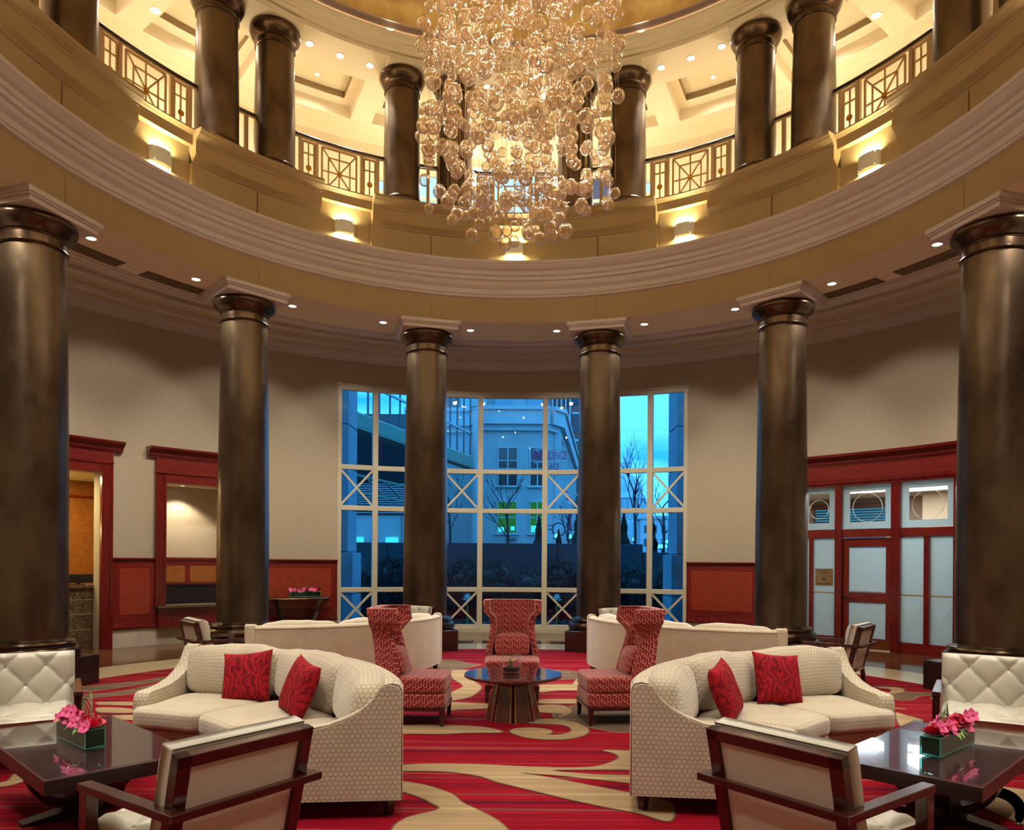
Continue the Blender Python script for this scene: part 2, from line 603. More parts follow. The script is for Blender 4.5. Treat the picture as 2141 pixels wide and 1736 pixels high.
carpet('carpet_red', [(0.28, lin((50, 4, 20))), (0.36, lin((122, 4, 24))), (0.41, lin((70, 8, 34))), (0.45, lin((150, 8, 30))), (0.49, lin((112, 4, 26))), (0.53, lin((160, 14, 32))),
                      (0.56, lin((116, 4, 28))), (0.575, lin((150, 104, 96))), (0.59, lin((92, 8, 36))), (0.63, lin((188, 36, 34))), (0.68, lin((120, 4, 26)))])
carpet('carpet_beige', [(0.30, lin((140, 118, 86))), (0.42, lin((166, 142, 108))), (0.50, lin((150, 128, 96))), (0.565, lin((164, 140, 106))), (0.58, lin((196, 174, 138))), (0.60, lin((158, 134, 100))), (0.66, lin((170, 146, 112)))], 5.5, 0.16)
carpet('carpet_taupe', [(0.35, lin((96, 78, 64))), (0.55, lin((112, 94, 78))), (0.62, lin((130, 110, 90)))], 5.5, 0.2)
simple('carpet_edge', (92, 72, 44), 0.95)

# quilted circle fabric for the sofas
def circle_fabric(name, base, line, pitch=0.034, rough=0.8, bumpS=0.5):
    t = NT(name); t.bsdf(lin(base), rough, 0, 0.3, 0, 0.4)
    tc = t.n('TexCoord')
    sc = t.n('VectorMath', operation='SCALE'); sc.inputs['Scale'].default_value = 1.0 / pitch
    t.l(tc.outputs['UV'], sc.inputs[0])
    def cell(off):
        ad = t.n('VectorMath', operation='ADD'); ad.inputs[1].default_value = (off[0], off[1], 0); t.l(sc.outputs[0], ad.inputs[0])
        wr = t.n('VectorMath', operation='WRAP'); wr.inputs[1].default_value = (0.5, 0.866, 0.5); wr.inputs[2].default_value = (-0.5, -0.866, -0.5)
        t.l(ad.outputs[0], wr.inputs[0])
        mu = t.n('VectorMath', operation='MULTIPLY'); mu.inputs[1].default_value = (1, 1, 0); t.l(wr.outputs[0], mu.inputs[0])
        ln = t.n('VectorMath', operation='LENGTH'); t.l(mu.outputs[0], ln.inputs[0])
        return ln.outputs['Value']
    d = t.math('MINIMUM', cell((0, 0)), cell((0.5, 0.866)))
    ring = t.ramp(d, [(0.0, (0.75, 0.75, 0.75, 1)), (0.38, (1, 1, 1, 1)), (0.455, (0, 0, 0, 1)), (0.50, (0.25, 0.25, 0.25, 1)), (0.56, (0.5, 0.5, 0.5, 1))])
    nz = t.n('TexNoise', i_Scale=6.0, i_Detail=4.0); t.l(tc.outputs['Object'], nz.inputs['Vector'])
    b2 = tuple(x * 0.86 for x in lin(base)[:3]) + (1,)
    bb = t.ramp(nz.outputs['Fac'], [(0.35, b2), (0.65, lin(base))])
    t.l(t.mix(ring, lin(line), bb), t.b.inputs['Base Color'])
    t.bump(ring, bumpS, 0.004)
    return t.m


circle_fabric('sofa_fabric', (208, 198, 176), (158, 142, 116))

# zig-zag key fabric for the wing chairs
def key_fabric(name):
    t = NT(name); t.bsdf(lin((150, 40, 40)), 0.75, 0, 0.3, 0, 0.4)
    tc = t.n('TexCoord'); sp = t.n('SeparateXYZ'); t.l(tc.outputs['UV'], sp.inputs[0])
    p = 0.028
    u = t.math('DIVIDE', sp.outputs[0], p); v = t.math('DIVIDE', sp.outputs[1], p * 1.25)
    # stair-stepped lines: fract(v + floor(u)*0.5 ) bars joined by verticals
    cu = t.math('FLOOR', u); fu = t.math('SUBTRACT', u, cu)
    vv = t.math('ADD', v, t.math('MULTIPLY', t.math('PINGPONG', cu, 2.0), 0.5))
    fv = t.math('FLOORED_MODULO', vv, 2.0)
    hor = t.math('LESS_THAN', fv, 0.26)
    ver = t.math('MULTIPLY', t.math('LESS_THAN', fu, 0.24), t.math('LESS_THAN', fv, 1.5))
    m = t.math('MAXIMUM', hor, ver)
    t.l(t.mix(m, lin((128, 26, 34)), lin((212, 124, 106))), t.b.inputs['Base Color'])
    t.bump(m, 0.35, 0.003)
    return t.m


key_fabric('key_fabric')

t = NT('ikat_red'); t.bsdf(lin((170, 22, 30)), 0.85, 0, 0.2)
v = t.coord('UV', (1, 1, 1))
wv = t.n('TexWave', wave_type='BANDS', bands_direction='X'); wv.inputs['Scale'].default_value = 5.5; wv.inputs['Distortion'].default_value = 16.0
wv.inputs['Detail'].default_value = 3.0; wv.inputs['Detail Scale'].default_value = 1.4
t.l(v, wv.inputs['Vector'])
t.l(t.ramp(wv.outputs['Fac'], [(0.05, lin((104, 10, 24))), (0.4, lin((138, 14, 28))), (0.9, lin((158, 20, 32)))]), t.b.inputs['Base Color'])

# thin ribbed amber glass for the globes
t = NT('amber_glass')
tr = t.n('BsdfTransparent', i_Color=(1.0, 0.965, 0.91, 1)); gl = t.n('BsdfGlossy', i_Color=(1, 0.95, 0.88, 1), i_Roughness=0.04)
df = t.n('BsdfDiffuse', i_Color=lin((240, 196, 150))); tl = t.n('BsdfTranslucent', i_Color=lin((250, 206, 160)))
tc = t.n('TexCoord'); sp = t.n('SeparateXYZ'); t.l(tc.outputs['UV'], sp.inputs[0])
stripe = t.math('SINE', t.math('MULTIPLY', sp.outputs[0], 2 * pi * 17))
sf = t.math('MULTIPLY', t.math('ADD', stripe, 1.0), 0.5)
bp = t.n('Bump', i_Strength=0.8, i_Distance=0.01); t.l(sf, bp.inputs['Height'])
t.l(bp.outputs[0], gl.inputs['Normal'])
fr = t.n('LayerWeight', i_Blend=0.32)
a1 = t.n('AddShader'); 
mxd = t.n('MixShader', i_Fac=0.5); t.l(df.outputs[0], mxd.inputs[1]); t.l(tl.outputs[0], mxd.inputs[2])
m1 = t.n('MixShader'); t.l(t.math('ADD', t.math('MULTIPLY', t.math('MULTIPLY', sf, sf), 0.40), 0.06), m1.inputs[0])
t.l(tr.outputs[0], m1.inputs[1]); t.l(mxd.outputs[0], m1.inputs[2])
m2 = t.n('MixShader'); ge = t.n('NewGeometry'); nb = t.math('SUBTRACT', 1.0, t.math('MULTIPLY', ge.outputs['Backfacing'], 0.15)); t.l(t.math('MULTIPLY', nb, t.math('ADD', t.math('MULTIPLY', fr.outputs['Fresnel'], 0.9), 0.08)), m2.inputs[0])
t.l(m1.outputs[0], m2.inputs[1]); t.l(gl.outputs[0], m2.inputs[2])
t.l(m2.outputs[0], t.out.inputs['Surface'])


def thin_glass(name, tint, refl=1.0, rough=0.0, blend=0.12):
    t = NT(name)
    tr = t.n('BsdfTransparent', i_Color=tint); gl = t.n('BsdfGlossy', i_Color=(1, 1, 1, 1), i_Roughness=rough)
    fr = t.n('Fresnel', i_IOR=1.45); m = t.n('MixShader')
    ge = t.n('NewGeometry'); fr.inputs['IOR'].default_value = 1.45
    ft = t.math('MULTIPLY', t.math('SUBTRACT', 1.0, ge.outputs['Backfacing']), t.math('MULTIPLY', fr.outputs[0], refl))
    t.l(ft, m.inputs[0]); t.l(tr.outputs[0], m.inputs[1]); t.l(gl.outputs[0], m.inputs[2])
    t.l(m.outputs[0], t.out.inputs['Surface'])
    return t.m


thin_glass('dusk_tint_pane', (0.27, 0.67, 1.0, 1), 0.8)  # the blue dusk cast of the view is put into the glass colour
thin_glass('clear_pane', (0.95, 0.97, 0.97, 1), 1.0)
thin_glass('vase_glass', (0.97, 0.985, 0.98, 1), 1.2)
thin_glass('planter_glass', (0.40, 0.72, 0.66, 1), 1.8)
thin_glass('bridge_glass', (0.72, 0.95, 1.0, 1), 0.6)
# glass sheet over the table tops
t = NT('table_glass'); tr = t.n('BsdfTransparent', i_Color=(0.9, 0.92, 0.95, 1)); gl = t.n('BsdfGlossy', i_Color=(1, 1, 1, 1), i_Roughness=0.015)
fr = t.n('Fresnel', i_IOR=1.62); ge = t.n('NewGeometry'); m = t.n('MixShader'); t.l(t.math('MULTIPLY', t.math('SUBTRACT', 1.0, ge.outputs['Backfacing']), fr.outputs[0]), m.inputs[0]); t.l(tr.outputs[0], m.inputs[1]); t.l(gl.outputs[0], m.inputs[2])
t.l(m.outputs[0], t.out.inputs['Surface'])
# frosted glass
t = NT('frosted'); df = t.n('BsdfDiffuse', i_Color=lin((168, 184, 184))); tl = t.n('BsdfTranslucent', i_Color=lin((205, 222, 226)))
m = t.n('MixShader', i_Fac=0.55); t.l(df.outputs[0], m.inputs[1]); t.l(tl.outputs[0], m.inputs[2])
gl = t.n('BsdfGlossy', i_Roughness=0.25); m2 = t.n('MixShader', i_Fac=0.05); t.l(m.outputs[0], m2.inputs[1]); t.l(gl.outputs[0], m2.inputs[2])
t.l(m2.outputs[0], t.out.inputs['Surface'])
simple('glass_edge', (120, 205, 200), 0.2)
simple('etched_line', (226, 234, 232), 0.6)

# ================================================================== SETTING
RW = 9.22          # inner face of the outer wall
RC = 6.222         # column ring


def wall_ring(mb, a0, a1, z0, z1, r0=RW, r1=RW + 0.24):
    seg = max(1, int(abs(a1 - a0) / 2.0))
    mb.lathe([(r0, z0), (r0, z1), (r1, z1), (r1, z0)], seg, a0, a1, close=True, ends=True)


# floor : slab, marble tiles, cream border tiles
mb = MB(); mb.lathe([(0.0, -0.02), (9.45, -0.02), (9.45, -0.25), (0.0, -0.25)], 96)
floor = mb.build('floor', MAT['soil'], kind='structure', label='round marble and carpeted lobby floor')


def ring_tiles(name, mat, r0, r1, step, off, a_lo, a_hi, gap=0.0025):
    proto = None
    k = 0
    mb = MB(); h = step / 2 - R_(1) * 0
    ga = math.degrees(gap / ((r0 + r1) / 2))
    mb.lathe([(r0 + gap, -0.03), (r0 + gap, -0.0012), (r1 - gap, -0.0012), (r1 - gap, -0.03)], 3, -step / 2 + ga, step / 2 - ga, close=True, ends=True)
    a = a_lo
    while a < a_hi - 0.01:
        if proto is None:
            proto = mb.build(name, mat, floor); o = proto
        else: o = share(proto, name, floor)
        o.rotation_euler = (0, 0, -R_(a + step / 2 + off))
        a += step; k += 1


ring_tiles('marble_tile', MAT['marble_brown'], 6.98, 8.10, 8, 0, -184, 176)
ring_tiles('marble_tile', MAT['marble_brown'], 8.10, 9.21, 8, 4, -184, 176)
ring_tiles('border_tile', MAT['cream_stone'], 6.01, 6.98, 12, 0, -180, 180)
mb = MB(); mb.lathe([(9.22, -0.02), (9.22, -0.001), (11.6, -0.001)], 40, -72, -36)
mb.lathe([(9.22, -0.02), (9.22, -0.001), (14.5, -0.001)], 40, 36, 66)
mb.build('threshold_floor', MAT['marble_brown'], floor)

# carpet with inlaid swirls
mb = MB(); mb.lathe([(0.0, 0.004), (6.0, 0.004), (6.0, -0.02)], 128)
carpet_o = mb.build('carpet', MAT['carpet_red'])
tag(carpet_o, 'round red striped carpet with beige and taupe swirls filling the rotunda floor', 'carpet')
SW = {
 '1': ('b', [(-1.19, -1.81), (-0.94, -1.77), (-0.62, -1.72), (-0.22, -1.73), (0.12, -1.78), (0.47, -1.8), (0.67, -1.76), (0.81, -1.63), (0.89, -1.5), (0.87, -1.37), (0.79, -1.26), (1.03, -1.28), (1.35, -1.31), (1.24, -1.85), (0.95, -1.85), (0.66, -1.85), (0.32, -1.88), (0.6, -1.97), (0.93, -2.0), (1.2, -2.02), (1.13, -2.35), (0.9, -2.21), (0.63, -2.11), (0.36, -2.02), (0.07, -1.95), (0.3, -2.07), (0.56, -2.24), (0.87, -2.44), (1.07, -2.61), (0.99, -2.96), (0.83, -2.83), (0.64, -2.72), (0.4, -2.56), (0.16, -2.38), (-0.11, -2.17), (-0.22, -2.05), (-0.4, -1.96), (-0.59, -1.92), (-0.91, -1.93), (-1.16, -1.94)]),
 '2': ('b', [(-1.12, -2.15), (-0.88, -2.17), (-0.74, -2.2), (-0.57, -2.3), (-0.4, -2.47), (-0.32, -2.64), (-0.21, -2.78), (-0.11, -2.92), (-0.05, -3.03), (-0.02, -3.11), (0.01, -3.23), (-0.01, -3.48), (-0.65, -3.49), (-0.7, -3.24), (-0.7, -3.12), (-0.69, -3.04), (-0.64, -2.93), (-0.55, -2.85), (-0.48, -2.8), (-0.46, -2.74), (-0.51, -2.67), (-0.61, -2.54), (-0.76, -2.41), (-0.85, -2.36), (-1.09, -2.28)]),
 '3': ('b', [(0.01, -0.66), (-0.0, -0.56), (0.04, -0.48), (0.15, -0.44), (0.27, -0.45), (0.37, -0.52), (0.39, -0.59), (0.37, -0.67), (0.33, -0.71), (0.44, -0.72), (0.54, -0.64), (0.58, -0.54), (0.57, -0.41), (0.49, -0.3), (0.34, -0.28), (0.19, -0.24), (0.16, -0.17), (0.29, -0.05), (0.42, -0.04), (0.54, -0.1), (0.67, -0.24), (0.74, -0.45), (0.73, -0.61), (0.66, -0.76), (0.54, -0.87), (0.4, -0.91), (0.26, -0.89), (0.11, -0.81)]),
 '4': ('b', [(-1.37, -0.39), (-1.1, -0.38), (-0.77, -0.34), (-0.4, -0.38), (-0.21, -0.46), (-0.11, -0.56), (-0.08, -0.63), (-0.15, -0.66), (-0.38, -0.67), (-0.61, -0.72), (-0.84, -0.72), (-1.31, -0.7)]),
 '5': ('b', [(0.31, 0.65), (0.53, 0.7), (0.63, 0.57), (0.66, 0.4), (0.61, 0.2), (0.51, 0.05), (0.49, 0.11), (0.55, 0.2), (0.41, 0.26), (0.3, 0.32)]),
 '6': ('b', [(-0.87, 3.3), (-0.47, 3.19), (-0.67, 2.83), (-0.52, 2.35), (-0.39, 1.9), (-0.4, 1.54), (-0.48, 1.16), (-0.62, 0.96), (-0.73, 0.92), (-0.74, 1.4), (-0.67, 1.66), (-0.62, 1.9), (-0.71, 2.23), (-0.81, 2.54)]),
 '7': ('b', [(0.34, 1.02), (0.81, 1.04), (0.98, 0.98), (0.96, 0.82), (0.53, 0.77), (0.33, 0.79)]),
 '8': ('b', [(-0.82, 0.8), (-0.46, 0.78), (-0.23, 0.71), (-0.23, 0.49), (-0.58, 0.39), (-0.74, 0.35)]),
 '9': ('b', [(0.38, 2.03), (0.78, 2.1), (0.83, 2.2), (0.94, 2.62), (1.16, 2.52), (1.07, 1.73), (0.58, 1.62), (0.36, 1.51)]),
 't1': ('t', [(0.47, 0.26), (0.77, 0.75), (1.1, 0.8), (1.31, 0.49), (1.14, -0.55), (0.76, -0.4), (0.65, -0.16), (0.48, -0.03)]),
 't2': ('t', [(0.41, 3.24), (0.75, 3.38), (1.0, 3.2), (0.94, 2.62), (0.55, 2.5), (0.39, 2.71)]),
 't3': ('t', [(-1.4, 4.15), (-1.05, 4.47), (-0.65, 4.04), (-0.49, 3.91), (-0.73, 3.43), (-1.02, 3.29), (-1.24, 3.6)]),
 't4': ('t', [(-5.4, 1.63), (-5.18, 1.89), (-4.9, 2.16), (-4.7, 2.54), (-4.58, 2.31), (-4.77, 1.9), (-5.01, 1.46), (-5.17, 1.3)]),
 't5': ('t', [(-5.07, 1.12), (-4.84, 1.27), (-4.67, 1.58), (-4.6, 1.91), (-4.48, 1.71), (-4.52, 1.29), (-4.75, 1.0), (-4.92, 0.92)]),
 'b6': ('b', [(-4.63, 0.67), (-4.4, 0.7), (-4.22, 0.68), (-4.13, 0.51), (-4.42, 0.52), (-4.55, 0.54)]),
 'b7': ('b', [(-4.46, 0.37), (-4.22, 0.37), (-4.01, 0.27), (-3.96, 0.12), (-4.19, 0.11), (-4.33, 0.15)]),
 'b8': ('b', [(-3.9, -2.5), (-3.64, -2.28), (-3.63, -2.2), (-3.68, -2.08), (-3.64, -2.0), (-3.55, -2.1), (-3.5, -2.25), (-3.54, -2.36), (-3.62, -2.42), (-3.8, -2.65)]),
 'b9': ('b', [(4.78, 2.09), (4.97, 2.07), (5.07, 1.98), (5.02, 1.8), (4.87, 1.62), (4.67, 1.5), (4.56, 1.49), (4.75, 1.65), (4.86, 1.81), (4.87, 1.93), (4.78, 1.98)]),
 't6': ('t', [(4.77, 1.57), (4.96, 1.7), (5.17, 1.66), (5.52, 1.64), (5.44, 1.52), (5.04, 1.44), (4.77, 1.18), (4.62, 1.14), (4.62, 1.28)]),
 'b10': ('b', [(5.1, 1.33), (5.36, 1.38), (5.28, 1.16), (5.06, 1.02), (5.03, 1.19)]),
 'b11': ('b', [(4.16, 0.38), (4.21, 0.27), (4.25, 0.08), (4.22, -0.02), (4.03, -0.16), (3.87, -0.26)]),
 'b12': ('b', [(3.46, -2.14), (3.55, -2.29), (3.48, -2.53), (3.28, -2.83), (3.14, -2.98), (3.19, -2.87), (3.3, -2.71), (3.37, -2.51), (3.32, -2.35)]),
}


def smooth_loop(pts, sub=4):
    n = len(pts); out = []
    for i in range(n):
        p0, p1, p2, p3 = [Vector(pts[(i + k) % n]) for k in (-1, 0, 1, 2)]
        # keep needle-sharp tips sharp
        for s_ in range(sub):
            t = s_ / sub
            q = 0.5 * ((2 * p1) + (p2 - p0) * t + (2 * p0 - 5 * p1 + 4 * p2 - p3) * t * t + (3 * p1 - p0 - 3 * p2 + p3) * t ** 3)
            out.append((q.x, q.y))
    return out


import mathutils.geometry as mg


def flat_poly(name, pts, z, mat, parent):
    tris = mg.tessellate_polygon([[Vector((x, y, 0)) for x, y in pts]])
    me = bpy.data.meshes.new(name)
    me.from_pydata([(x, y, z) for x, y in pts], [], [tuple(t) for t in tris])
    # make all normals face up
    for p in me.polygons:
        if p.normal.z < 0: p.flip()
    me.materials.append(MAT[mat]); me.update()
    o = bpy.data.objects.new(name, me); COL.objects.link(o); o.parent = parent
    return o


def swirl(kind, pts, zo=0.0):
    lp = smooth_loop(pts)
    n = len(lp)
    # thin woven outline first, fill above it
    A = sum(lp[i][0] * lp[(i + 1) % n][1] - lp[(i + 1) % n][0] * lp[i][1] for i in range(n))
    sg = 1 if A > 0 else -1
    rim = []
    for i in range(n):
        a = Vector(lp[i - 1]); b = Vector(lp[(i + 1) % n]); d = (b - a)
        if d.length < 1e-6: rim.append(lp[i]); continue
        d.normalize(); rim.append((lp[i][0] + sg * d.y * 0.012, lp[i][1] - sg * d.x * 0.012))
    o1 = flat_poly('swirl_outline', rim, 0.0052 + zo, 'carpet_edge' if kind == 'b' else 'carpet_beige', carpet_o)
    o2 = flat_poly('carpet_swirl', lp, 0.0064 + zo, 'carpet_beige' if kind == 'b' else 'carpet_taupe', carpet_o)


for i_, (k, (kd, pts)) in enumerate(SW.items()):
    swirl(kd, pts, 0.0 if kd == 't' else 0.002)
# pattern repeats in the parts of the rug the furniture hides in part
for (src, dx, dy, rot) in (('3', 4.6, 3.6, 0.7), ('4', 2.9, 3.9, 0.1), ('1', -3.6, 3.4, 3.0), ('5', 4.1, 0.6, 1.6),
                           ('2', 3.4, -3.0, 2.6), ('4', -1.8, 4.9, 0.2), ('4', 2.2, 5.0, 0.0), ('2', -3.3, -4.2, 1.2), ('6', -3.9, -0.2, 1.4)):
    kd, pts = SW[src]
    cx = sum(p[0] for p in pts) / len(pts); cyy = sum(p[1] for p in pts) / len(pts)
    q = [((x - cx) * cos(rot) - (y - cyy) * sin(rot) + dx, (x - cx) * sin(rot) + (y - cyy) * cos(rot) + dy) for x, y in pts]
    if max(math.hypot(x, y) for x, y in q) < 5.95: swirl(kd, q, 0.002)

# ---- outer walls
mb = MB()
wall_ring(mb, -24.45, 24.45, 5.50, 6.7); wall_ring(mb, -24.45, 24.45, -0.2, 0.10)
wall_back = mb.build('wall_back', MAT['linen_wall'], kind='structure', label='curved wall above the tall window')
mb = MB()
wall_ring(mb, 24.45, 38.6, -0.2, 6.7); wall_ring(mb, 38.6, 62.0, 3.16, 6.7); wall_ring(mb, 62.0, 95, -0.2, 6.7)
wall_right = mb.build('wall_right', MAT['linen_wall'], kind='structure', label='curved linen papered wall right of the window')
mb = MB()
wall_ring(mb, -37.0, -24.45, -0.2, 6.7)
wall_ring(mb, -46.02, -37.0, 3.09, 6.7); wall_ring(mb, -46.02, -37.0, -0.2, 0.72)
wall_ring(mb, -53.2, -46.02, -0.2, 6.7)
wall_ring(mb, -66.0, -53.2, 3.17, 6.7); wall_ring(mb, -95, -66.0, -0.2, 6.7)
wall_left = mb.build('wall_left', MAT['linen_wall'], kind='structure', label='curved linen papered wall left of the window')
mb = MB(); wall_ring(mb, 95, 265, -0.2, 6.7)
wall_front = mb.build('wall_front', MAT['linen_wall'], kind='structure', label='curved wall behind the viewer')


# ---- wainscot
def wainscot(wall, a0, a1, panels, base=True):
    mb = MB(); arc_box(mb, RW - 0.035, RW + 0.01, a0, a1, 0.333, 1.60); mb.build('wainscot_board', MAT['cherry_flat'], wall)
    mb = MB()
    mb.lathe([(RW - 0.03, 1.56), (RW - 0.05, 1.58), (RW - 0.06, 1.605), (RW - 0.085, 1.62), (RW - 0.085, 1.645), (RW, 1.65)], 16, a0, a1)
    mb.build('wainscot_cap', MAT['cherry_trim'], wall, auto=30)
    mb = MB()
    mb.lathe([(RW - 0.02, 0.45), (RW - 0.05, 0.43), (RW - 0.055, 0.40), (RW - 0.075, 0.38), (RW - 0.075, 0.34), (RW - 0.03, 0.33)], 16, a0, a1)
    mb.build('wainscot_plinth_rail', MAT['cherry_trim'], wall, auto=30)
    for (p0, p1) in panels:
        mb = MB(); arc_box(mb, RW - 0.043, RW - 0.03, p0, p1, 0.60, 1.46); mb.build('figured_panel', MAT['cherry_figured'], wall)
        mb = MB()
        for (b0, b1, z0, z1) in ((p0 - 0.08, p1 + 0.08, 1.46, 1.472), (p0 - 0.08, p1 + 0.08, 0.588, 0.60), (p0 - 0.08, p0, 0.60, 1.46), (p1, p1 + 0.08, 0.60, 1.46)):
            arc_box(mb, RW - 0.040, RW - 0.03, b0, b1, z0, z1)
        mb.build('panel_bead', MAT['cherry_trim'], wall)
    if base:
        n = max(1, round((a1 - a0) / 4.8)); st = (a1 - a0) / n
        for i in range(n):
            mb = MB(); arc_box(mb, RW - 0.03, RW + 0.005, a0 + i * st + 0.02, a0 + (i + 1) * st - 0.02, 0.0, 0.33)
            mb.build('base_slab', MAT['marble_base'], wall)


wainscot(wall_left, -51.9, -47.0, [(-51.15, -47.8)])
wainscot(wall_left, -35.4, -24.5, [(-34.6, -25.3)])
wainscot(wall_right, 24.5, 38.2, [(25.1, 33.2), (34.0, 37.7)])
# dark knee panels of the telephone alcove
for (p0, p1) in ((-46.8, -44.0), (-43.7, -40.6), (-40.3, -37.4)):
    pass

# ---- big window
W_A = [-24.45, -19.37, -9.80, -4.61, 4.61, 9.80, 19.37, 24.45]
W_Z = [0.13, 0.987, 2.793, 3.694, 5.42]
win = empty('window_1', kind='structure', label='tall curved lobby window with cream mullions and cross braces')
RWI = RW + 0.05
for i, a in enumerate(W_A):
    mb = MB(); w = 0.12 if 0 < i < 7 else 0.09
    mb.box(-w / 2, w / 2, -0.06, 0.08, 0.10, 5.46, fn=arcfn(RWI, a + (0.2 if i == 0 else -0.2 if i == 7 else 0)))
    mb.build('mullion', MAT['window_frame_paint'], win, bevel=0.008)
for i in range(7):
    a0, a1 = W_A[i], W_A[i + 1]
    p0, p1 = pol(RWI, a0), pol(RWI, a1)
    u = (p1 - p0).normalized(); nrm = Vector((u.y, -u.x, 0))
    L = (p1 - p0).length
    ang = math.atan2(u.y, u.x)
    T = Matrix.Translation(p0) @ Matrix.Rotation(ang, 4, 'Z')
    for k, z in enumerate([0.14, 0.987, 2.793, 3.694, 5.43]):
        h = 0.105 if 0 < k < 4 else 0.09
        mb = MB(); mb.box(0.03, L - 0.03, -0.05, 0.05, z - h / 2, z + h / 2, T)
        mb.build('transom', MAT['window_frame_paint'], win, bevel=0.006)
    for k in range(4):
        z0 = W_Z[k] + 0.04; z1 = W_Z[k + 1] - 0.04
        mb = MB(); mb.box(0.05, L - 0.05, 0.006, 0.010, z0, z1, T); mb.build('pane', MAT['dusk_tint_pane'], win)
        if i in (0, 2, 4, 6) and k in (0, 2):
            mb = MB()
            mb.bar(T @ Vector((0.05, -0.02, z0 + 0.01)), T @ Vector((L - 0.05, -0.02, z1 - 0.01)), 0.045, 0.035, upv=nrm)
            mb.build('cross_brace', MAT['window_frame_paint'], win)
            mb = MB()
            mb.bar(T @ Vector((0.05, -0.014, z1 - 0.01)), T @ Vector((L - 0.05, -0.014, z0 + 0.01)), 0.045, 0.035, upv=nrm)
            mb.build('cross_brace', MAT['window_frame_paint'], win)
mb = MB(); arc_box(mb, RW - 0.05, RW + 0.2, -24.45, 24.45, 0.0, 0.10, 24); mb.build('window_sill', MAT['window_frame_paint'], win)
mb = MB(); arc_box(mb, RW - 0.012, RW + 0.2, -24.6, 24.6, 5.47, 5.52, 24); mb.build('window_head', MAT['window_frame_paint'], win)

# ---- lower ceiling: ring beam soffit, mouldings, sloped cove, wall crown
prof_low = [(5.74, 5.967), (6.80, 5.967), (6.80, 6.02), (6.88, 6.02), (6.90, 5.975), (6.99, 5.975), (7.01, 6.02), (7.08, 6.02), (7.10, 5.985), (7.20, 5.985), (7.22, 6.03), (7.30, 6.04), (7.34, 6.10), (7.7, 6.13), (7.74, 6.085), (7.84, 6.08), (7.88, 6.15), (8.40, 6.20), (8.44, 6.13), (8.60, 6.11), (8.64, 6.17), (8.92, 6.20),
            (8.95, 6.15), (9.03, 6.13), (9.06, 6.10), (9.13, 6.09), (9.15, 6.05), (9.21, 6.04)]
mb = MB(); mb.lathe(prof_low, 120); 
ceil_low = mb.build('ceiling', MAT['cove_paint'], kind='structure', auto=25, label='cream ring ceiling under the gallery with moulded bands')

mb = MB(); mb.lathe([(5.74, 5.9665), (6.80, 5.9665)], 120); mb.build('soffit_board', MAT['ceiling_paint'], ceil_low)
for pr in ([(6.82, 6.02), (6.82, 5.965), (6.87, 5.965), (6.88, 5.985), (6.93, 5.985), (6.94, 5.965), (7.02, 5.965), (7.03, 5.99), (7.08, 5.99), (7.09, 5.975), (7.18, 5.975), (7.19, 6.03)],
           [(7.70, 6.12), (7.71, 6.07), (7.79, 6.07), (7.80, 6.085), (7.88, 6.085), (7.89, 6.14)],
           [(8.42, 6.19), (8.43, 6.10), (8.52, 6.10), (8.53, 6.12), (8.62, 6.12), (8.63, 6.18)],
           [(8.94, 6.19), (8.95, 6.11), (9.02, 6.10), (9.03, 6.07), (9.10, 6.06), (9.11, 6.02), (9.215, 6.01)]):
    mb = MB(); mb.lathe(pr, 120); mb.build('moulding_band', MAT['moulding_paint'], ceil_low, auto=25)

# fascia + crown + parapet (entablature of the gallery)
prof_fas = [(6.2, 5.97), (5.74, 5.967), (5.735, 6.00), (5.735, 6.40)]
prof_crown = [(5.735, 6.40), (5.70, 6.415), (5.695, 6.435), (5.705, 6.45), (5.715, 6.458), (5.715, 6.468), (5.70, 6.472), (5.70, 6.484), (5.712, 6.49), (5.712, 6.56),
              (5.665, 6.60), (5.655, 6.625), (5.66, 6.65), (5.675, 6.66), (5.69, 6.675), (5.69, 6.70), (5.655, 6.72), (5.65, 6.775), (5.625, 6.79), (5.62, 6.805), (5.635, 6.815),
              (5.635, 6.87), (5.60, 6.89), (5.585, 6.91), (5.575, 6.935), (5.56, 6.95), (5.56, 6.965), (5.545, 6.975), (5.535, 7.00), (5.535, 7.025), (6.0, 7.03)]
tr1 = empty('trim_1', kind='structure', label='curved cream entablature with stepped crown moulding round the gallery')
for k in range(12):          # fascia in twelve boards with hairline joints
    mb = MB(); mb.lathe(prof_fas, 14, -15 + 30 * k + 0.03, 15 + 30 * k - 0.03)
    mb.build('fascia_board', MAT['parapet_paint'], tr1, auto=30)
mb = MB(); mb.lathe([(5.755, 5.97), (5.755, 6.42), (5.9, 6.43)], 120); mb.build('backing', MAT['dark_frame_paint'], tr1)  # unseen dark strip added to stop light leaking at the board joints
mb = MB(); mb.lathe(prof_crown, 168); mb.build('crown_moulding', MAT['moulding_paint'], tr1, auto=28)

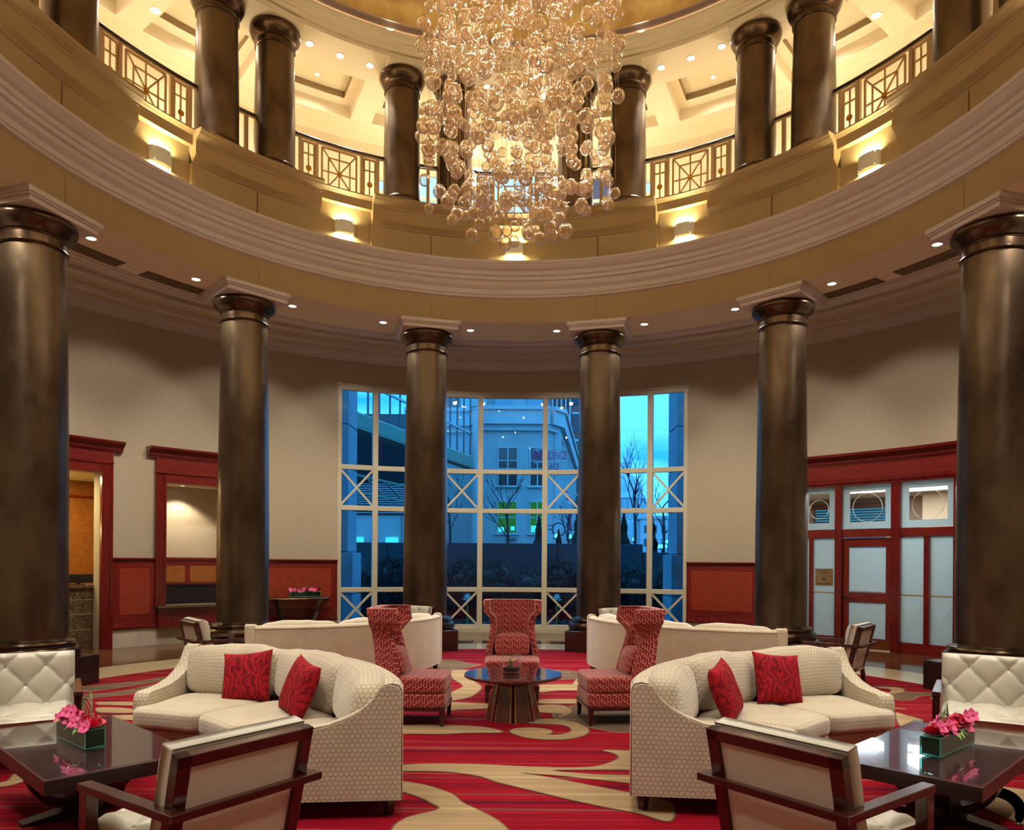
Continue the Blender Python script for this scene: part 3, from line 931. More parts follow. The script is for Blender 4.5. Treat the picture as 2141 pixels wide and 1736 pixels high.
tr2 = empty('trim_2', kind='structure', label='panelled gallery parapet with recessed lamp niches')
pp = [(5.80, 7.02), (5.80, 7.50), (5.775, 7.515), (5.77, 7.53), (5.745, 7.545), (5.72, 7.575), (5.70, 7.585), (5.70, 7.62), (5.705, 7.635), (5.705, 7.80), (5.69, 7.81), (5.685, 7.835),
      (5.66, 7.845), (5.64, 7.87), (5.61, 7.885), (5.595, 7.91), (5.57, 7.925), (5.57, 7.965), (6.0, 7.97)]
for k in range(12):
    c = 15 + 30 * k
    for (a0, a1) in ((c - 10.5, c - 0.12), (c + 0.12, c + 10.5)):
        mb = MB(); mb.lathe(pp[:2], 5, a0, a1)
        r = pp[0][0]
        for a in (a0, a1):
            mb.add([pol(r, a, 7.02), pol(6.0, a, 7.02), pol(6.0, a, 7.5), pol(r, a, 7.5)], [(0, 1, 2, 3)])
        mb.build('parapet_panel', MAT['parapet_paint'], tr2)
    mb = MB(); mb.lathe(pp[1:], 12, c - 10.5, c + 10.5, ends=True); mb.build('parapet_cap', MAT['parapet_paint'], tr2, auto=30)
    mb = MB(); mb.lathe([(5.83, 7.02), (5.83, 7.5)], 1, c - 0.2, c + 0.2); mb.build('joint_strip', MAT['dark_frame_paint'], tr2)
    c = 30 * k
    mb = MB(); mb.lathe([(5.885, 7.02), (5.885, 7.76), (5.79, 7.76), (5.79, 7.80), (5.785, 7.90), (5.76, 7.91), (5.74, 7.94), (5.72, 7.95), (5.72, 7.97), (6.0, 7.97)], 6, c - 4.5, c + 4.5)
    mb.build('niche_panel', MAT['parapet_paint'], tr2, auto=30)
# gallery floor
mb = MB(); mb.lathe([(5.9, 7.97), (6.55, 7.97), (6.55, 7.75), (9.3, 7.75)], 96)
gf = mb.build('floor', MAT['cream_stone'], kind='structure', label='gallery floor slab and kerb under the upper columns')

# ---- upper ceiling with coffers
ZS = 10.573
upc = empty('ceiling', kind='structure', label='coffered cream ceiling over the gallery')


def polar_quad(mb, r0, r1, a0, a1, z, seg=6):
    mb.lathe([(r0, z), (r1, z)], seg, a0, a1)


mb = MB(); polar_quad(mb, 5.83, 6.67, 0, 360, ZS, 120); polar_quad(mb, 7.95, 8.20, 0, 360, ZS, 120)
mb.build('soffit', MAT['ceiling_paint'], upc)
edges = []
for k in range(-5, 6): edges.append((15.5 * k, 6.2))
for k in range(12): edges.append((83.7 + 192.6 * (k + 0.5) / 12 + 0.0, 6.2))
NE = len(edges)
for k in range(NE):
    c, h = edges[k]; c2, h2 = edges[(k + 1) % NE]
    e1 = c2 - h2
    if e1 < c + h: e1 += 360
    mb = MB(); mb.lathe([(6.67, ZS), (7.95, ZS)], 2, c + h, e1); mb.build('ceiling_beam', MAT['ceiling_paint'], upc)


def coffer(c, h):
    mb = MB()
    r0, r1, z1 = 6.67, 7.95, ZS + 0.235
    def wallq(ra, aa, rb, ab, za, zb, n=4):
        for i in range(n):
            t0, t1 = i / n, (i + 1) / n
            A = (ra + (rb - ra) * t0, aa + (ab - aa) * t0); B = (ra + (rb - ra) * t1, aa + (ab - aa) * t1)
            mb.add([pol(A[0], A[1], za), pol(B[0], B[1], za), pol(B[0], B[1], zb), pol(A[0], A[1], zb)], [(0, 1, 2, 3)])
    wallq(r0, c - h, r0, c + h, ZS, z1); wallq(r1, c - h, r1, c + h, ZS, z1); wallq(r0, c - h, r1, c - h, ZS, z1, 1); wallq(r0, c + h, r1, c + h, ZS, z1, 1)
    s0, s1, g = 6.86, 7.72, h - 1.3
    polar_quad(mb, r0, s0, c - h, c + h, z1); polar_quad(mb, s1, r1, c - h, c + h, z1)
    polar_quad(mb, s0, s1, c - h, c - g, z1, 1); polar_quad(mb, s0, s1, c + g, c + h, z1, 1)
    o = mb.build('coffer', MAT['ceiling_paint'], upc)
    mb = MB(); z2 = z1 + 0.13
    wallq(s0, c - g, s0, c + g, z1, z2); wallq(s1, c - g, s1, c + g, z1, z2); wallq(s0, c - g, s1, c - g, z1, z2, 1); wallq(s0, c + g, s1, c + g, z1, z2, 1)
    f = mb.build('coffer_frame', MAT['dark_frame_paint'], o)
    mb = MB(); polar_quad(mb, s0, s1, c - g, c + g, z2); mb.build('coffer_panel', MAT['cream_plaster'], o)


for c, h in edges: coffer(c, h)
# entablature above the upper columns: fascia, pads over pairs
prof_up = [(5.83, ZS), (5.83, 10.635), (5.775, 10.64), (5.775, 10.675), (5.755, 10.70), (5.72, 10.715), (5.71, 10.735), (5.67, 10.74), (5.67, 10.775), (5.65, 10.80), (5.605, 10.81), (5.605, 10.85), (5.66, 10.855), (5.95, 10.855)]
tr3 = empty('trim_3', kind='structure', label='cream entablature ring under the gilded dome')
mb = MB(); mb.lathe(prof_up, 144); mb.build('entablature', MAT['cream_plaster'], tr3, auto=28)
for k in range(12):
    c = 15 + 30 * k
    mb = MB(); mb.lathe([(6.62, ZS), (6.62, 10.50), (5.82, 10.50), (5.80, 10.51), (5.80, 10.545), (5.78, 10.555), (5.78, 10.60), (5.83, 10.60)], 8, c - 7.6, c + 7.6, ends=True)
    mb.build('column_pad', MAT['cream_plaster'], tr3, auto=30)
# upper wall, cornice, upper windows
mb = MB()
UW = [(-20.3, -17.2, 9.78), (-14.8, -8.9, 10.03), (-7.2, 7.2, 10.29), (8.9, 14.8, 10.03), (17.2, 20.3, 9.78)]
last = UW[-1][1] - 360
for (a0, a1, zh) in UW:
    wall_ring(mb, last, a0, 7.7, 10.6, 8.45, 8.6)
    wall_ring(mb, a0, a1, zh, 10.6, 8.45, 8.6); wall_ring(mb, a0, a1, 7.7, 8.3, 8.45, 8.6)
    last = a1
wall_up = mb.build('wall_upper', MAT['cream_plaster'], kind='structure', label='cream wall behind the gallery')
mb = MB(); mb.lathe([(8.0, ZS + 0.001), (8.02, ZS - 0.015), (8.08, ZS - 0.015), (8.10, ZS - 0.03), (8.17, ZS - 0.03), (8.19, ZS - 0.045), (8.28, ZS - 0.05), (8.30, ZS - 0.075), (8.36, ZS - 0.08), (8.38, ZS - 0.11), (8.45, ZS - 0.12)], 120)
mb.build('gallery_cornice', MAT['cream_plaster'], wall_up, auto=25)
for i, (a0, a1, zh) in enumerate(UW):
    w2 = empty('window_%d' % (i + 2), kind='structure', label='blue upper gallery window in section %s from the left' % ['first', 'second', 'third', 'fourth', 'fifth'][i])
    n = max(1, round((a1 - a0) / 4.8))
    for j in range(n):
        b0 = a0 + (a1 - a0) * j / n; b1 = a0 + (a1 - a0) * (j + 1) / n
        mb = MB(); mb.lathe([(8.5, 8.3), (8.5, zh)], 2, b0, b1); mb.build('pane', MAT['dusk_tint_pane'], w2)
        mb = MB(); mb.box(-0.03, 0.03, -0.03, 0.03, 8.3, zh, fn=arcfn(8.49, b0)); mb.build('mullion', MAT['window_frame_paint'], w2)
    mb = MB(); arc_box(mb, 8.44, 8.52, a0, a1, zh - 0.05, zh); arc_box(mb, 8.44, 8.52, a0, a1, 9.45, 9.50); mb.build('transom', MAT['window_frame_paint'], w2)

# ---- dome
dome_prof = [(5.95, 10.86), (5.93, 10.92), (5.87, 10.97), (5.80, 11.00)]
dm = empty('ceiling', kind='structure', label='shallow gilded dome over the rotunda')
mb = MB(); mb.lathe(dome_prof, 144); mb.build('dome_cove', MAT['gold_leaf'], dm, smooth=True)
mb = MB(); mb.lathe([(5.80, 11.0), (5.76, 11.0), (5.72, 11.02), (5.70, 11.05), (5.64, 11.06)], 144); mb.build('dome_ring', MAT['dome_silver'], dm, smooth=True)
mb = MB(); mb.lathe([(5.64 * cos(R_(t)), 11.06 + 1.75 * sin(R_(t))) for t in range(0, 90, 5)] + [(0.001, 12.81)], 144)
mb.build('dome_shell', MAT['gold_leaf'], dm, smooth=True)
mb = MB(); mb.lathe([(5.84 + 0.014 * cos(R_(t)), 10.868 + 0.014 * sin(R_(t))) for t in range(0, 360, 60)], 120, close=True)
mb.build('cove_lamp', MAT['cove_glow'], dm)

# ================================================================== COLUMNS
def column(name, R0, a, z0, prof_shaft, prof_cap, prof_base, plinth, abacus, label, group):
    p = pol(R0, a)
    t = empty(name, (p.x, p.y, z0), -R_(a), label, 'column', group)
    mb = MB(); mb.lathe(prof_shaft, 56); mb.build('shaft', MAT['bronze'], t, smooth=True)
    mb = MB(); mb.lathe(prof_cap, 56); mb.build('capital', MAT['bronze_smooth'], t, auto=35)
    mb = MB(); mb.lathe(prof_base, 56); mb.build('base', MAT['bronze_smooth'], t, auto=35)
    if plinth:
        s = plinth[0]
        mb = MB(); mb.box(-s, s, -s, s, 0, plinth[1]); mb.build('plinth', MAT['plinth_black'], t, bevel=0.01)
    if abacus:
        mb = MB(); s = abacus[0]; z1, z2 = abacus[1], abacus[2]
        h = (z2 - z1)
        for (e, za, zb) in ((s - 0.045, z1, z1 + h * 0.42), (s - 0.02, z1 + h * 0.42, z1 + h * 0.58), (s, z1 + h * 0.58, z2)):
            mb.box(-e, e, -e, e, za, zb)
        mb.build('abacus', MAT['moulding_paint'], t, bevel=0.006)
    return t


sh = [(0.405 - 0.05 * (max(0, t - 0.25) / 0.75) ** 1.4, 0.60 + (5.47 - 0.60) * t) for t in [i / 14 for i in range(15)]]
capl = [(0.355, 5.44), (0.376, 5.445), (0.386, 5.46), (0.376, 5.475), (0.358, 5.48), (0.357, 5.575), (0.366, 5.582), (0.369, 5.60), (0.385, 5.605), (0.40, 5.635), (0.43, 5.67), (0.466, 5.70), (0.486, 5.735), (0.487, 5.77), (0.47, 5.80), (0.44, 5.812), (0, 5.812)]
basel = [(0.50, 0.38), (0.535, 0.39), (0.555, 0.43), (0.55, 0.48), (0.52, 0.515), (0.475, 0.525), (0.47, 0.54), (0.49, 0.545), (0.50, 0.565), (0.485, 0.59), (0.43, 0.60), (0.405, 0.62)]
low_lab = {-75: 'first from left, cut by the photo edge and behind the tufted chair', -45: 'second from left, beside the telephone alcove', -15: 'third from left, before the window',
           15: 'fourth from left, before the window', 45: 'fifth from left, beside the glazed office front', 75: 'rightmost, cut by the photo edge behind the tufted chair'}
for a in (-75, -45, -15, 15, 45, 75):
    column('bronze_column', RC, a, 0, sh, capl, basel, (0.53, 0.38), (0.54, 5.812, 5.967), 'tall lower bronze column, ' + low_lab[a], 'tall lower bronze columns')
su = [(0.335 - 0.03 * (max(0, t - 0.25) / 0.75) ** 1.4, 0.24 + (2.20 - 0.24) * t) for t in [i / 10 for i in range(11)]]
capu = [(0.305, 2.19), (0.322, 2.195), (0.33, 2.21), (0.32, 2.222), (0.306, 2.225), (0.306, 2.30), (0.325, 2.31), (0.345, 2.325), (0.37, 2.36), (0.40, 2.42), (0.415, 2.47), (0.412, 2.505), (0.395, 2.53), (0, 2.53)]
basu = [(0.42, 0.0), (0.455, 0.02), (0.465, 0.06), (0.45, 0.11), (0.42, 0.13), (0.385, 0.14), (0.39, 0.16), (0.395, 0.185), (0.385, 0.21), (0.35, 0.22), (0.335, 0.25)]
pair_n = {-79.5: ('left end pair, outer one', 0), -70.5: ('left end pair, inner one', 0), -49.5: ('left pair, outer and nearer one', 0), -40.5: ('left pair, inner and farther one', 0),
          -19.5: ('outer one of the pair just left of the chandelier', 0), -10.5: ('one partly behind the left side of the chandelier', 0), 10.5: ('one partly behind the right side of the chandelier', 0),
          19.5: ('outer one of the pair just right of the chandelier', 0), 40.5: ('right pair, inner and farther one', 0), 49.5: ('right pair, outer and nearer one', 0), 70.5: ('right end pair, inner one', 0), 79.5: ('right end pair, outer one', 0)}
for a, (lb, _) in pair_n.items():
    column('gallery_column', RC, a, 7.97, su, capu, basu, None, None, 'short upper gallery bronze column, ' + lb, 'short gallery columns')


# ================================================================== RAILINGS
def railing(c, wide, label):
    t = empty('railing', (0, 0, 0), 0, label, 'railing', 'gallery railings')
    Rr = RC
    a_h = 7.55 if wide else 1.7
    mb = MB(); mb.tube([pol(Rr, c - a_h + 2 * a_h * i / 16, 8.955) for i in range(17)], 0.026, 8); mb.build('handrail', MAT['handrail_wood'], t, smooth=True)
    mb = MB(); arc_box(mb, Rr - 0.012, Rr + 0.012, c - a_h, c + a_h, 8.895, 8.92, 10); mb.build('top_rail', MAT['railing_paint'], t)
    posts = (-6.4, -3.72, 3.72, 6.4) if wide else (0.0,)
    for p in posts:
        mb = MB(); mb.box(-0.028, 0.028, -0.028, 0.028, 7.97, 8.90, fn=arcfn(Rr, c + p)); mb.build('post', MAT['railing_paint'], t)
    if not wide: return

    def panel(ca, w, pattern):
        mb = MB(); f = arcfn(Rr, ca)
        B = lambda x0, z0, x1, z1, ww=0.024: mb.bar((x0, 0, z0), (x1, 0, z1), ww, 0.018, upv=(0, 1, 0), fn=f)
        zb, zt = 8.05, 8.86; h = w / 2
        B(-h, zb, -h, zt, 0.034); B(h, zb, h, zt, 0.034); B(-h, zb, h, zb, 0.034); B(-h, zt, h, zt, 0.034)
        zc = (zb + zt) / 2
        if pattern == 'wide':
            q = h * 0.62; qz = (zt - zb) / 2 * 0.62
            B(-q, zc - qz, -q, zc + qz); B(q, zc - qz, q, zc + qz); B(-q, zc - qz, q, zc - qz); B(-q, zc + qz, q, zc + qz)
            B(-h, zc, h, zc); B(0, zb, 0, zt); B(-h, zb, h, zt); B(-h, zt, h, zb)
            ro = zc
        else:
            B(0, zb, 0, zt); B(-h, zt - 0.2, h, zt - 0.2); B(-h, zb + 0.1, h, zb + 0.1)
            ro = zb + 0.36
        o = mb.build('lattice_panel', MAT['railing_paint'], t)
        mb = MB(); n = 16
        for (rad, y0, y1) in ((0.05 if pattern != 'wide' else 0.045, -0.022, -0.008), (0.028, -0.034, -0.022)):
            vs = []
            for y in (y0, y1):
                for k in range(n): vs.append(f(rad * cos(2 * pi * k / n), y, ro + rad * sin(2 * pi * k / n)))
            fs = [tuple(range(n))] + [(k, (k + 1) % n, n + (k + 1) % n, n + k) for k in range(n)]
            mb.add(vs, fs)
        mb.build('rosette', MAT['brass'], o)
    panel(c, 0.62, 'wide'); panel(c - 5.06, 0.205, 'n'); panel(c + 5.06, 0.205, 'n')


for c, lb in ((-60, 'latticed gallery railing with brass rosettes, leftmost long section'), (-30, 'latticed gallery railing with brass rosettes, long section left of the chandelier'),
              (0, 'latticed gallery railing with brass rosettes, section behind the chandelier before the blue window'), (30, 'latticed gallery railing with brass rosettes, long section right of the chandelier'),
              (60, 'latticed gallery railing with brass rosettes, rightmost long section')):
    railing(c, True, lb)
for c, lb in ((-75, 'short gallery railing link between the leftmost pair of gallery columns'), (-45, 'short gallery railing link between the left pair of gallery columns'),
              (-15, 'short gallery railing link between the columns at the left side of the chandelier'), (15, 'short gallery railing link between the columns at the right side of the chandelier'),
              (45, 'short gallery railing link between the right pair of gallery columns'), (75, 'short gallery railing link between the rightmost pair of gallery columns')):
    railing(c, False, lb)


# ================================================================== LAMPS
ORD = ['first', 'second', 'third', 'fourth', 'fifth', 'sixth', 'seventh', 'eighth', 'ninth', 'tenth', 'eleventh', 'twelfth']


def downlight(name, R0, a, z, watts, label, group, spot=140, rad=0.075, mat='lamp_disc', blend=0.6, color=WARM, tilt=None):
    p = pol(R0, a, z)
    t = empty(name, p, -R_(a), label, 'ceiling light', group)
    mb = MB(); mb.lathe([(rad * 0.80, -0.001), (rad * 0.86, -0.008), (rad, -0.009), (rad * 1.12, -0.005), (rad * 1.14, 0.0)], 24)
    mb.build('trim_ring', MAT['white_fixture'], t, smooth=True)
    mb = MB(); mb.lathe([(0.0005, -0.002), (rad * 0.84, -0.002)], 20); mb.build('lamp', MAT[mat], t)
    if watts:
        L = add_light('SPOT', 'downlight_beam', (0, 0, -0.03), watts, color, t, 0.06, spot, blend)
        if tilt: L.rotation_euler = tilt
    return t


for k in range(24):
    a = 7.5 + 15 * k
    a = a if a <= 180 else a - 360
    if abs(a) < 72:
        i = int(round((a + 67.5) / 15))
        lb = ORD[i] + ' recessed downlight from the left in the low ring ceiling'
        t = downlight('downlight', RC - 0.01, a, 5.967, P_RING, lb, 'low ring downlights')
        add_light('SPOT', 'wall_wash_beam', (0, 0.02, -0.03), P_WASH, SOFTW, t, 0.05, 78, 0.45, rot=(R_(45), 0, 0))
    elif abs(a) < 172:
        p = pol(RC - 0.01, a, 5.93)
        add_light('SPOT', 'ring_downlight_beam', p, P_RING, WARM, None, 0.06, 140, 0.6)
cnt = 0
for k in range(12):
    c = 30 * k
    for d in (-5, 0, 5):
        a = c + d; a = a if a <= 180 else a - 360
        vis = 20 < abs(a) < 40
        if vis:
            side = 'left' if a < 0 else 'right'; oi = {25: 'innermost', 30: 'middle', 35: 'outermost'}[abs(a)]
            downlight('downlight', RC, a, ZS, P_UP, '%s of the three downlights in the high soffit %s of the chandelier' % (oi, side), 'high soffit downlights', 66, blend=0.6, color=SOFTW)
        elif d == 0 or abs(a) <= 5:
            if abs(a) <= 5:
                downlight('downlight', RC, a, ZS, P_UP, '%s downlight in the high soffit behind the chandelier' % ({-5: 'left', 0: 'middle', 5: 'right'}[a]), 'high soffit downlights', 66, blend=0.6, color=SOFTW)
            else:
                add_light('SPOT', 'high_soffit_beam', pol(RC, a, ZS - 0.03), P_UP * 1.3, SOFTW, None, 0.06, 66, 0.6)
for c, h in edges:
    c2 = c if c <= 180 else c - 360
    names = {-31: 'left of the chandelier', 31: 'right of the chandelier', 0: 'behind the chandelier', -15.5: 'left behind the chandelier', 15.5: 'right behind the chandelier', -46.5: 'between the left pair of gallery columns', 46.5: 'between the right pair of gallery columns', -62: 'at the far left', 62: 'at the far right'}
    if c2 in names:
        downlight('coffer_light', 7.46, c2 * 0.985, ZS + 0.364, P_COF, 'bright star lamp inside the ceiling coffer ' + names[c2], 'coffer lamps', 150, 0.05, color=WARM2)
    else:
        add_light('SPOT', 'coffer_beam', pol(7.46, c2, ZS + 0.30), P_COF, WARM2, None, 0.05, 150, 0.5)
for a, s_ in ((-53.4, 'left'), (53.4, 'right')):
    downlight('downlight', 7.32, a, ZS, P_COF, 'large round downlight on the ceiling beam at the upper %s' % s_, 'beam downlights', 130, 0.085)

# wall sconces in the parapet niches
for k in range(-3, 4):
    a = 30 * k
    nm = {-2: 'leftmost', -1: 'second from left', 0: 'central', 1: 'second from right', 2: 'rightmost', -3: 'far left, outside the picture', 3: 'far right, outside the picture'}[k]
    p = pol(5.885, a, 7.375)
    t = empty('wall_sconce', p, -R_(a), '%s half-round cream wall lamp glowing in its parapet niche' % nm, 'wall lamp', 'parapet niche lamps')
    n = 14; w, dp, h = 0.172, 0.115, 0.105
    mb = MB(); vs = []; fs = []
    for i in range(n + 1):
        th = pi * i / n
        for (k2, z) in ((1.0, -h), (1.0, h), (0.95, h), (0.95, -h)):
            vs.append((-w * cos(th) * k2, -dp * (sin(th) ** 0.8 if sin(th) > 0 else 0) * k2, z))
    for i in range(n):
        for j in range(4):
            j2 = (j + 1) % 4
            fs.append((i * 4 + j, i * 4 + j2, (i + 1) * 4 + j2, (i + 1) * 4 + j))
    mb.add(vs, fs); mb.build('shade', MAT['white_fixture'], t, auto=40)
    mb = MB(); mb.box(-0.13, 0.13, -0.05, -0.005, -0.02, 0.02); mb.build('bulb', MAT['sconce_diffuser'], t)
    add_light('AREA', 'sconce_up', (0, -0.055, 0.085), P_SCON, (1.0, 0.93, 0.55), t, 0.26, rot=(pi, 0, 0), size_y=0.06)
    add_light('AREA', 'sconce_down', (0, -0.055, -0.085), P_SCON, (1.0, 0.93, 0.55), t, 0.26, size_y=0.06)
# gallery wall lamps
for a in (-6.05, 6.05):
    p = pol(8.40, a, 9.92)
    t = empty('gallery_wall_lamp', p, -R_(a), 'bright globe wall lamp %s the blue upper window behind the chandelier' % ('left of' if a < 0 else 'right of'), 'wall lamp', 'gallery wall lamps')
    mb = MB(); mb.puff((0.17, 0.17, 0.2), 6, 2.2); mb.build('globe', MAT['gallery_lamp_glass'], t, smooth=True)
    mb = MB(); mb.box(-0.05, 0.05, 0.05, 0.06, -0.16, 0.1); mb.bar((0, 0.05, -0.13), (0, 0, -0.09), 0.02, 0.02); mb.build('bracket', MAT['brass'], t)
    add_light('POINT', 'gallery_lamp', (0, -0.12, 0), P_GAL * 0.25, WARM2, t, 0.09)
for k in range(12):  # fill points added without fixtures to brighten the gallery ceiling
    a = 15 + 30 * k
    add_light('POINT', 'gallery_fill_light', pol(7.7, a, 8.9), P_GAL, WARM2, None, 0.15)

# air slots in the low ceiling
for (a0, a1, lb) in ((-70, -60.8, 'long dark air slot in the low ceiling behind the leftmost column'), (-57.8, -47.5, 'long dark air slot in the low ceiling left of the second column'),
                     (48.8, 57.2, 'long dark air slot in the low ceiling right of the fifth column'), (59.5, 70, 'long dark air slot in the low ceiling before the rightmost column')):
    mb = MB(); arc_box(mb, 6.52, 6.79, a0, a1, 5.960, 5.966)
    o = mb.build('air_slot', MAT['vent_dark']); tag(o, lb, 'air vent', 'low ceiling air slots')
    mb = MB()
    for i in range(5): arc_box(mb, 6.55 + i * 0.05, 6.556 + i * 0.05, a0 + 0.2, a1 - 0.2, 5.952, 5.961)
    g = mb.build('grille_blade', MAT['dark_frame_paint'], o)
for a in (-59.3,):
    t = empty('smoke_detector', pol(6.66, a, 5.967), 0, 'small round smoke detector between the two left air slots', 'detector')
    mb = MB(); mb.lathe([(0, -0.03), (0.035, -0.028), (0.05, -0.015), (0.052, 0)], 16); mb.build('body', MAT['white_fixture'], t, smooth=True)

# ================================================================== FURNITURE
# ---- curved sofa. local frame: arc centre at origin, sofa spans +-HA about +Y direction, back outside
SR, HA = 2.37, 41.0


def sofa(name, loc, az, label, group):
    t = empty(name, (loc[0], loc[1], 0), -R_(az), label, 'sofa', group)

    def P(s, r, z):         # s = angle in degrees
        a = R_(s); return (r * sin(a), r * cos(a), z)
    # back shell
    mb = MB()
    prof = [(SR - 0.13, 0.30), (SR - 0.13, 0.76), (SR - 0.12, 0.80), (SR - 0.09, 0.825), (SR - 0.04, 0.828), (SR - 0.01, 0.81), (SR, 0.78), (SR, 0.12), (SR - 0.13, 0.12)]
    mb.lathe(prof, 44, -HA, HA, close=True, ends=True)
    mb.build('backrest', MAT['sofa_fabric'], t, auto=50)
    mb = MB(); mb.lathe([(SR + 0.001, 0.125), (SR + 0.006, 0.12), (SR + 0.001, 0.115)], 44, -HA, HA); mb.lathe([(SR - 0.002, 0.80), (SR + 0.005, 0.797), (SR + 0.002, 0.79)], 44, -HA, HA)
    mb.build('piping', MAT['sofa_fabric'], t)
    mb = MB(); mb.lathe([(1.38, 0.12), (1.38, 0.27), (1.40, 0.29), (SR - 0.12, 0.29), (SR - 0.12, 0.12)], 40, -HA + 2, HA - 2, close=True, ends=True)
    mb.build('seat_base', MAT['sofa_fabric'], t, auto=40)
    # arms: thick side panels with a scooped top, slightly rolled
    prof_a = [(1.43, 0.12), (1.43, 0.48), (1.44, 0.52), (1.46, 0.545), (1.50, 0.555), (1.62, 0.555), (1.78, 0.565), (1.92, 0.59), (2.03, 0.63), (2.12, 0.68), (2.19, 0.74), (2.235, 0.80), (2.26, 0.835), (SR - 0.06, 0.845), (SR - 0.015, 0.835), (SR + 0.003, 0.80), (SR + 0.004, 0.12)]
    for sg in (-1, 1):
        mb = MB(); n = len(prof_a)
        # side panel as plane-parallel slab (0.105 thick)
        e = R_(sg * HA); u = Vector((cos(e), -sin(e), 0)); rd = Vector((sin(e), cos(e), 0))
        vs = []; fl = []
        for off, inset in ((-0.105, 0.0), (-0.095, 0.0), (0.0, 0.0), (0.012, 0.012)):
            for (r, z) in prof_a:
                cx_, cz_ = 1.85, 0.45
                rr = r - math.copysign(inset, r - cx_); zz = z - (inset if z > 0.3 else 0)
                p = rd * rr + u * (off * sg)
                vs.append((p.x, p.y, zz)); fl.append((off, r, z))
        fs = []
        for L_ in range(3):
            for j in range(n):
                j2 = (j + 1) % n
                q = (L_ * n + j, L_ * n + j2, (L_ + 1) * n + j2, (L_ + 1) * n + j)
                fs.append(q if sg < 0 else q[::-1])
        f0 = tuple(range(n)); f1 = tuple(3 * n + j for j in range(n))
        fs.append(f0 if sg > 0 else f0[::-1]); fs.append(f1[::-1] if sg > 0 else f1)
        mb.add(vs, fs, fl)
        mb.build('arm', MAT['sofa_fabric'], t, auto=35)
        # piping round the arm face
        mb = MB(); pts = []
        for (r, z) in prof_a:
            p = rd * r + u * (0.004 * sg); pts.append((p.x, p.y, z))
        mb.tube(pts, 0.005, 5); mb.build('arm_piping', MAT['sofa_fabric'], t, smooth=True)
    # seat cushions
    w = 2 * HA - 5.2
    for i in range(3):
        c = -w / 2 + w * (i + 0.5) / 3
        r0, r1 = 1.30, 2.10
        def f(x, y, z, c=c):
            r = (r0 + r1) / 2 + y
            if abs(c) > 5 and x * c > 0 and r < 1.50:      # T-shaped outer cushions wrap the arm front
                x = x * (1 + 0.17 * min(1, (1.50 - r) / 0.07))
            a = R_(c) + x / 1.70
            return (r * sin(a), r * cos(a), 0.375 + z)
        mb = MB(); mb.puff((R_(w / 3) * 1.70 - 0.006, r1 - r0, 0.165), 12, 7, fn=f, bulge=(0, 0.03, 0.12)); mb.build('seat_cushion', MAT['sofa_fabric'], t, smooth=True)
    for i in range(3):
        c = -w / 2 + w * (i + 0.5) / 3
        rnd = random.Random(i + int(abs(loc[0]) * 10))
        tl = rnd.uniform(-0.01, 0.015)
        def f(x, y, z, c=c, tl=tl):
            lean = (z + 0.2) * 0.16
            r = 2.10 + y + lean
            a = R_(c) + x / 2.10
            wr = 0.006 * sin(9 * x + 3 * z) + 0.004 * sin(23 * x - 11 * z)
            return (r * sin(a) , r * cos(a), 0.652 + z + wr + tl * x * 3)
        mb = MB(); mb.puff((R_(w / 3) * 2.10 - 0.006, 0.19, 0.42), 14, 5.0, fn=f, bulge=(0.01, 0.6, 0.05)); mb.build('back_cushion', MAT['sofa_fabric'], t, smooth=True)
    for (s, r) in ((-HA + 2, SR - 0.08), (HA - 2, SR - 0.08), (-HA + 3, 1.42), (HA - 3, 1.42), (0, SR - 0.08), (0, 1.45)):
        p = P(s, r, 0); mb = MB()
        vs = [(p[0] + x * k, p[1] + y * k, z) for (z, k) in ((0, 0.65), (0.125, 1.0)) for (x, y) in ((-0.032, -0.032), (0.032, -0.032), (0.032, 0.032), (-0.032, 0.032))]
        mb.add(vs, [(0, 3, 2, 1), (4, 5, 6, 7), (0, 1, 5, 4), (1, 2, 6, 5), (2, 3, 7, 6), (3, 0, 4, 7)]); mb.build('leg', MAT['walnut_frame'], t)
    return t


sofa('curved_sofa', (-3.04, -3.16), 43.6, 'curved quilted cream sofa on the left, open side to the camera, two red pillows', 'curved sofas')
sofa('curved_sofa', (3.13, -3.06), -43.2, 'curved quilted cream sofa on the right, open side to the camera, two red pillows', 'curved sofas')
sofa('curved_sofa', (-3.42, 3.52), 132.8, 'curved cream sofa seen from behind, between the left wing chair and the window', 'curved sofas')
sofa('curved_sofa', (3.50, 3.44), -132.8, 'curved cream sofa seen from behind, between the right wing chair and the window', 'curved sofas')


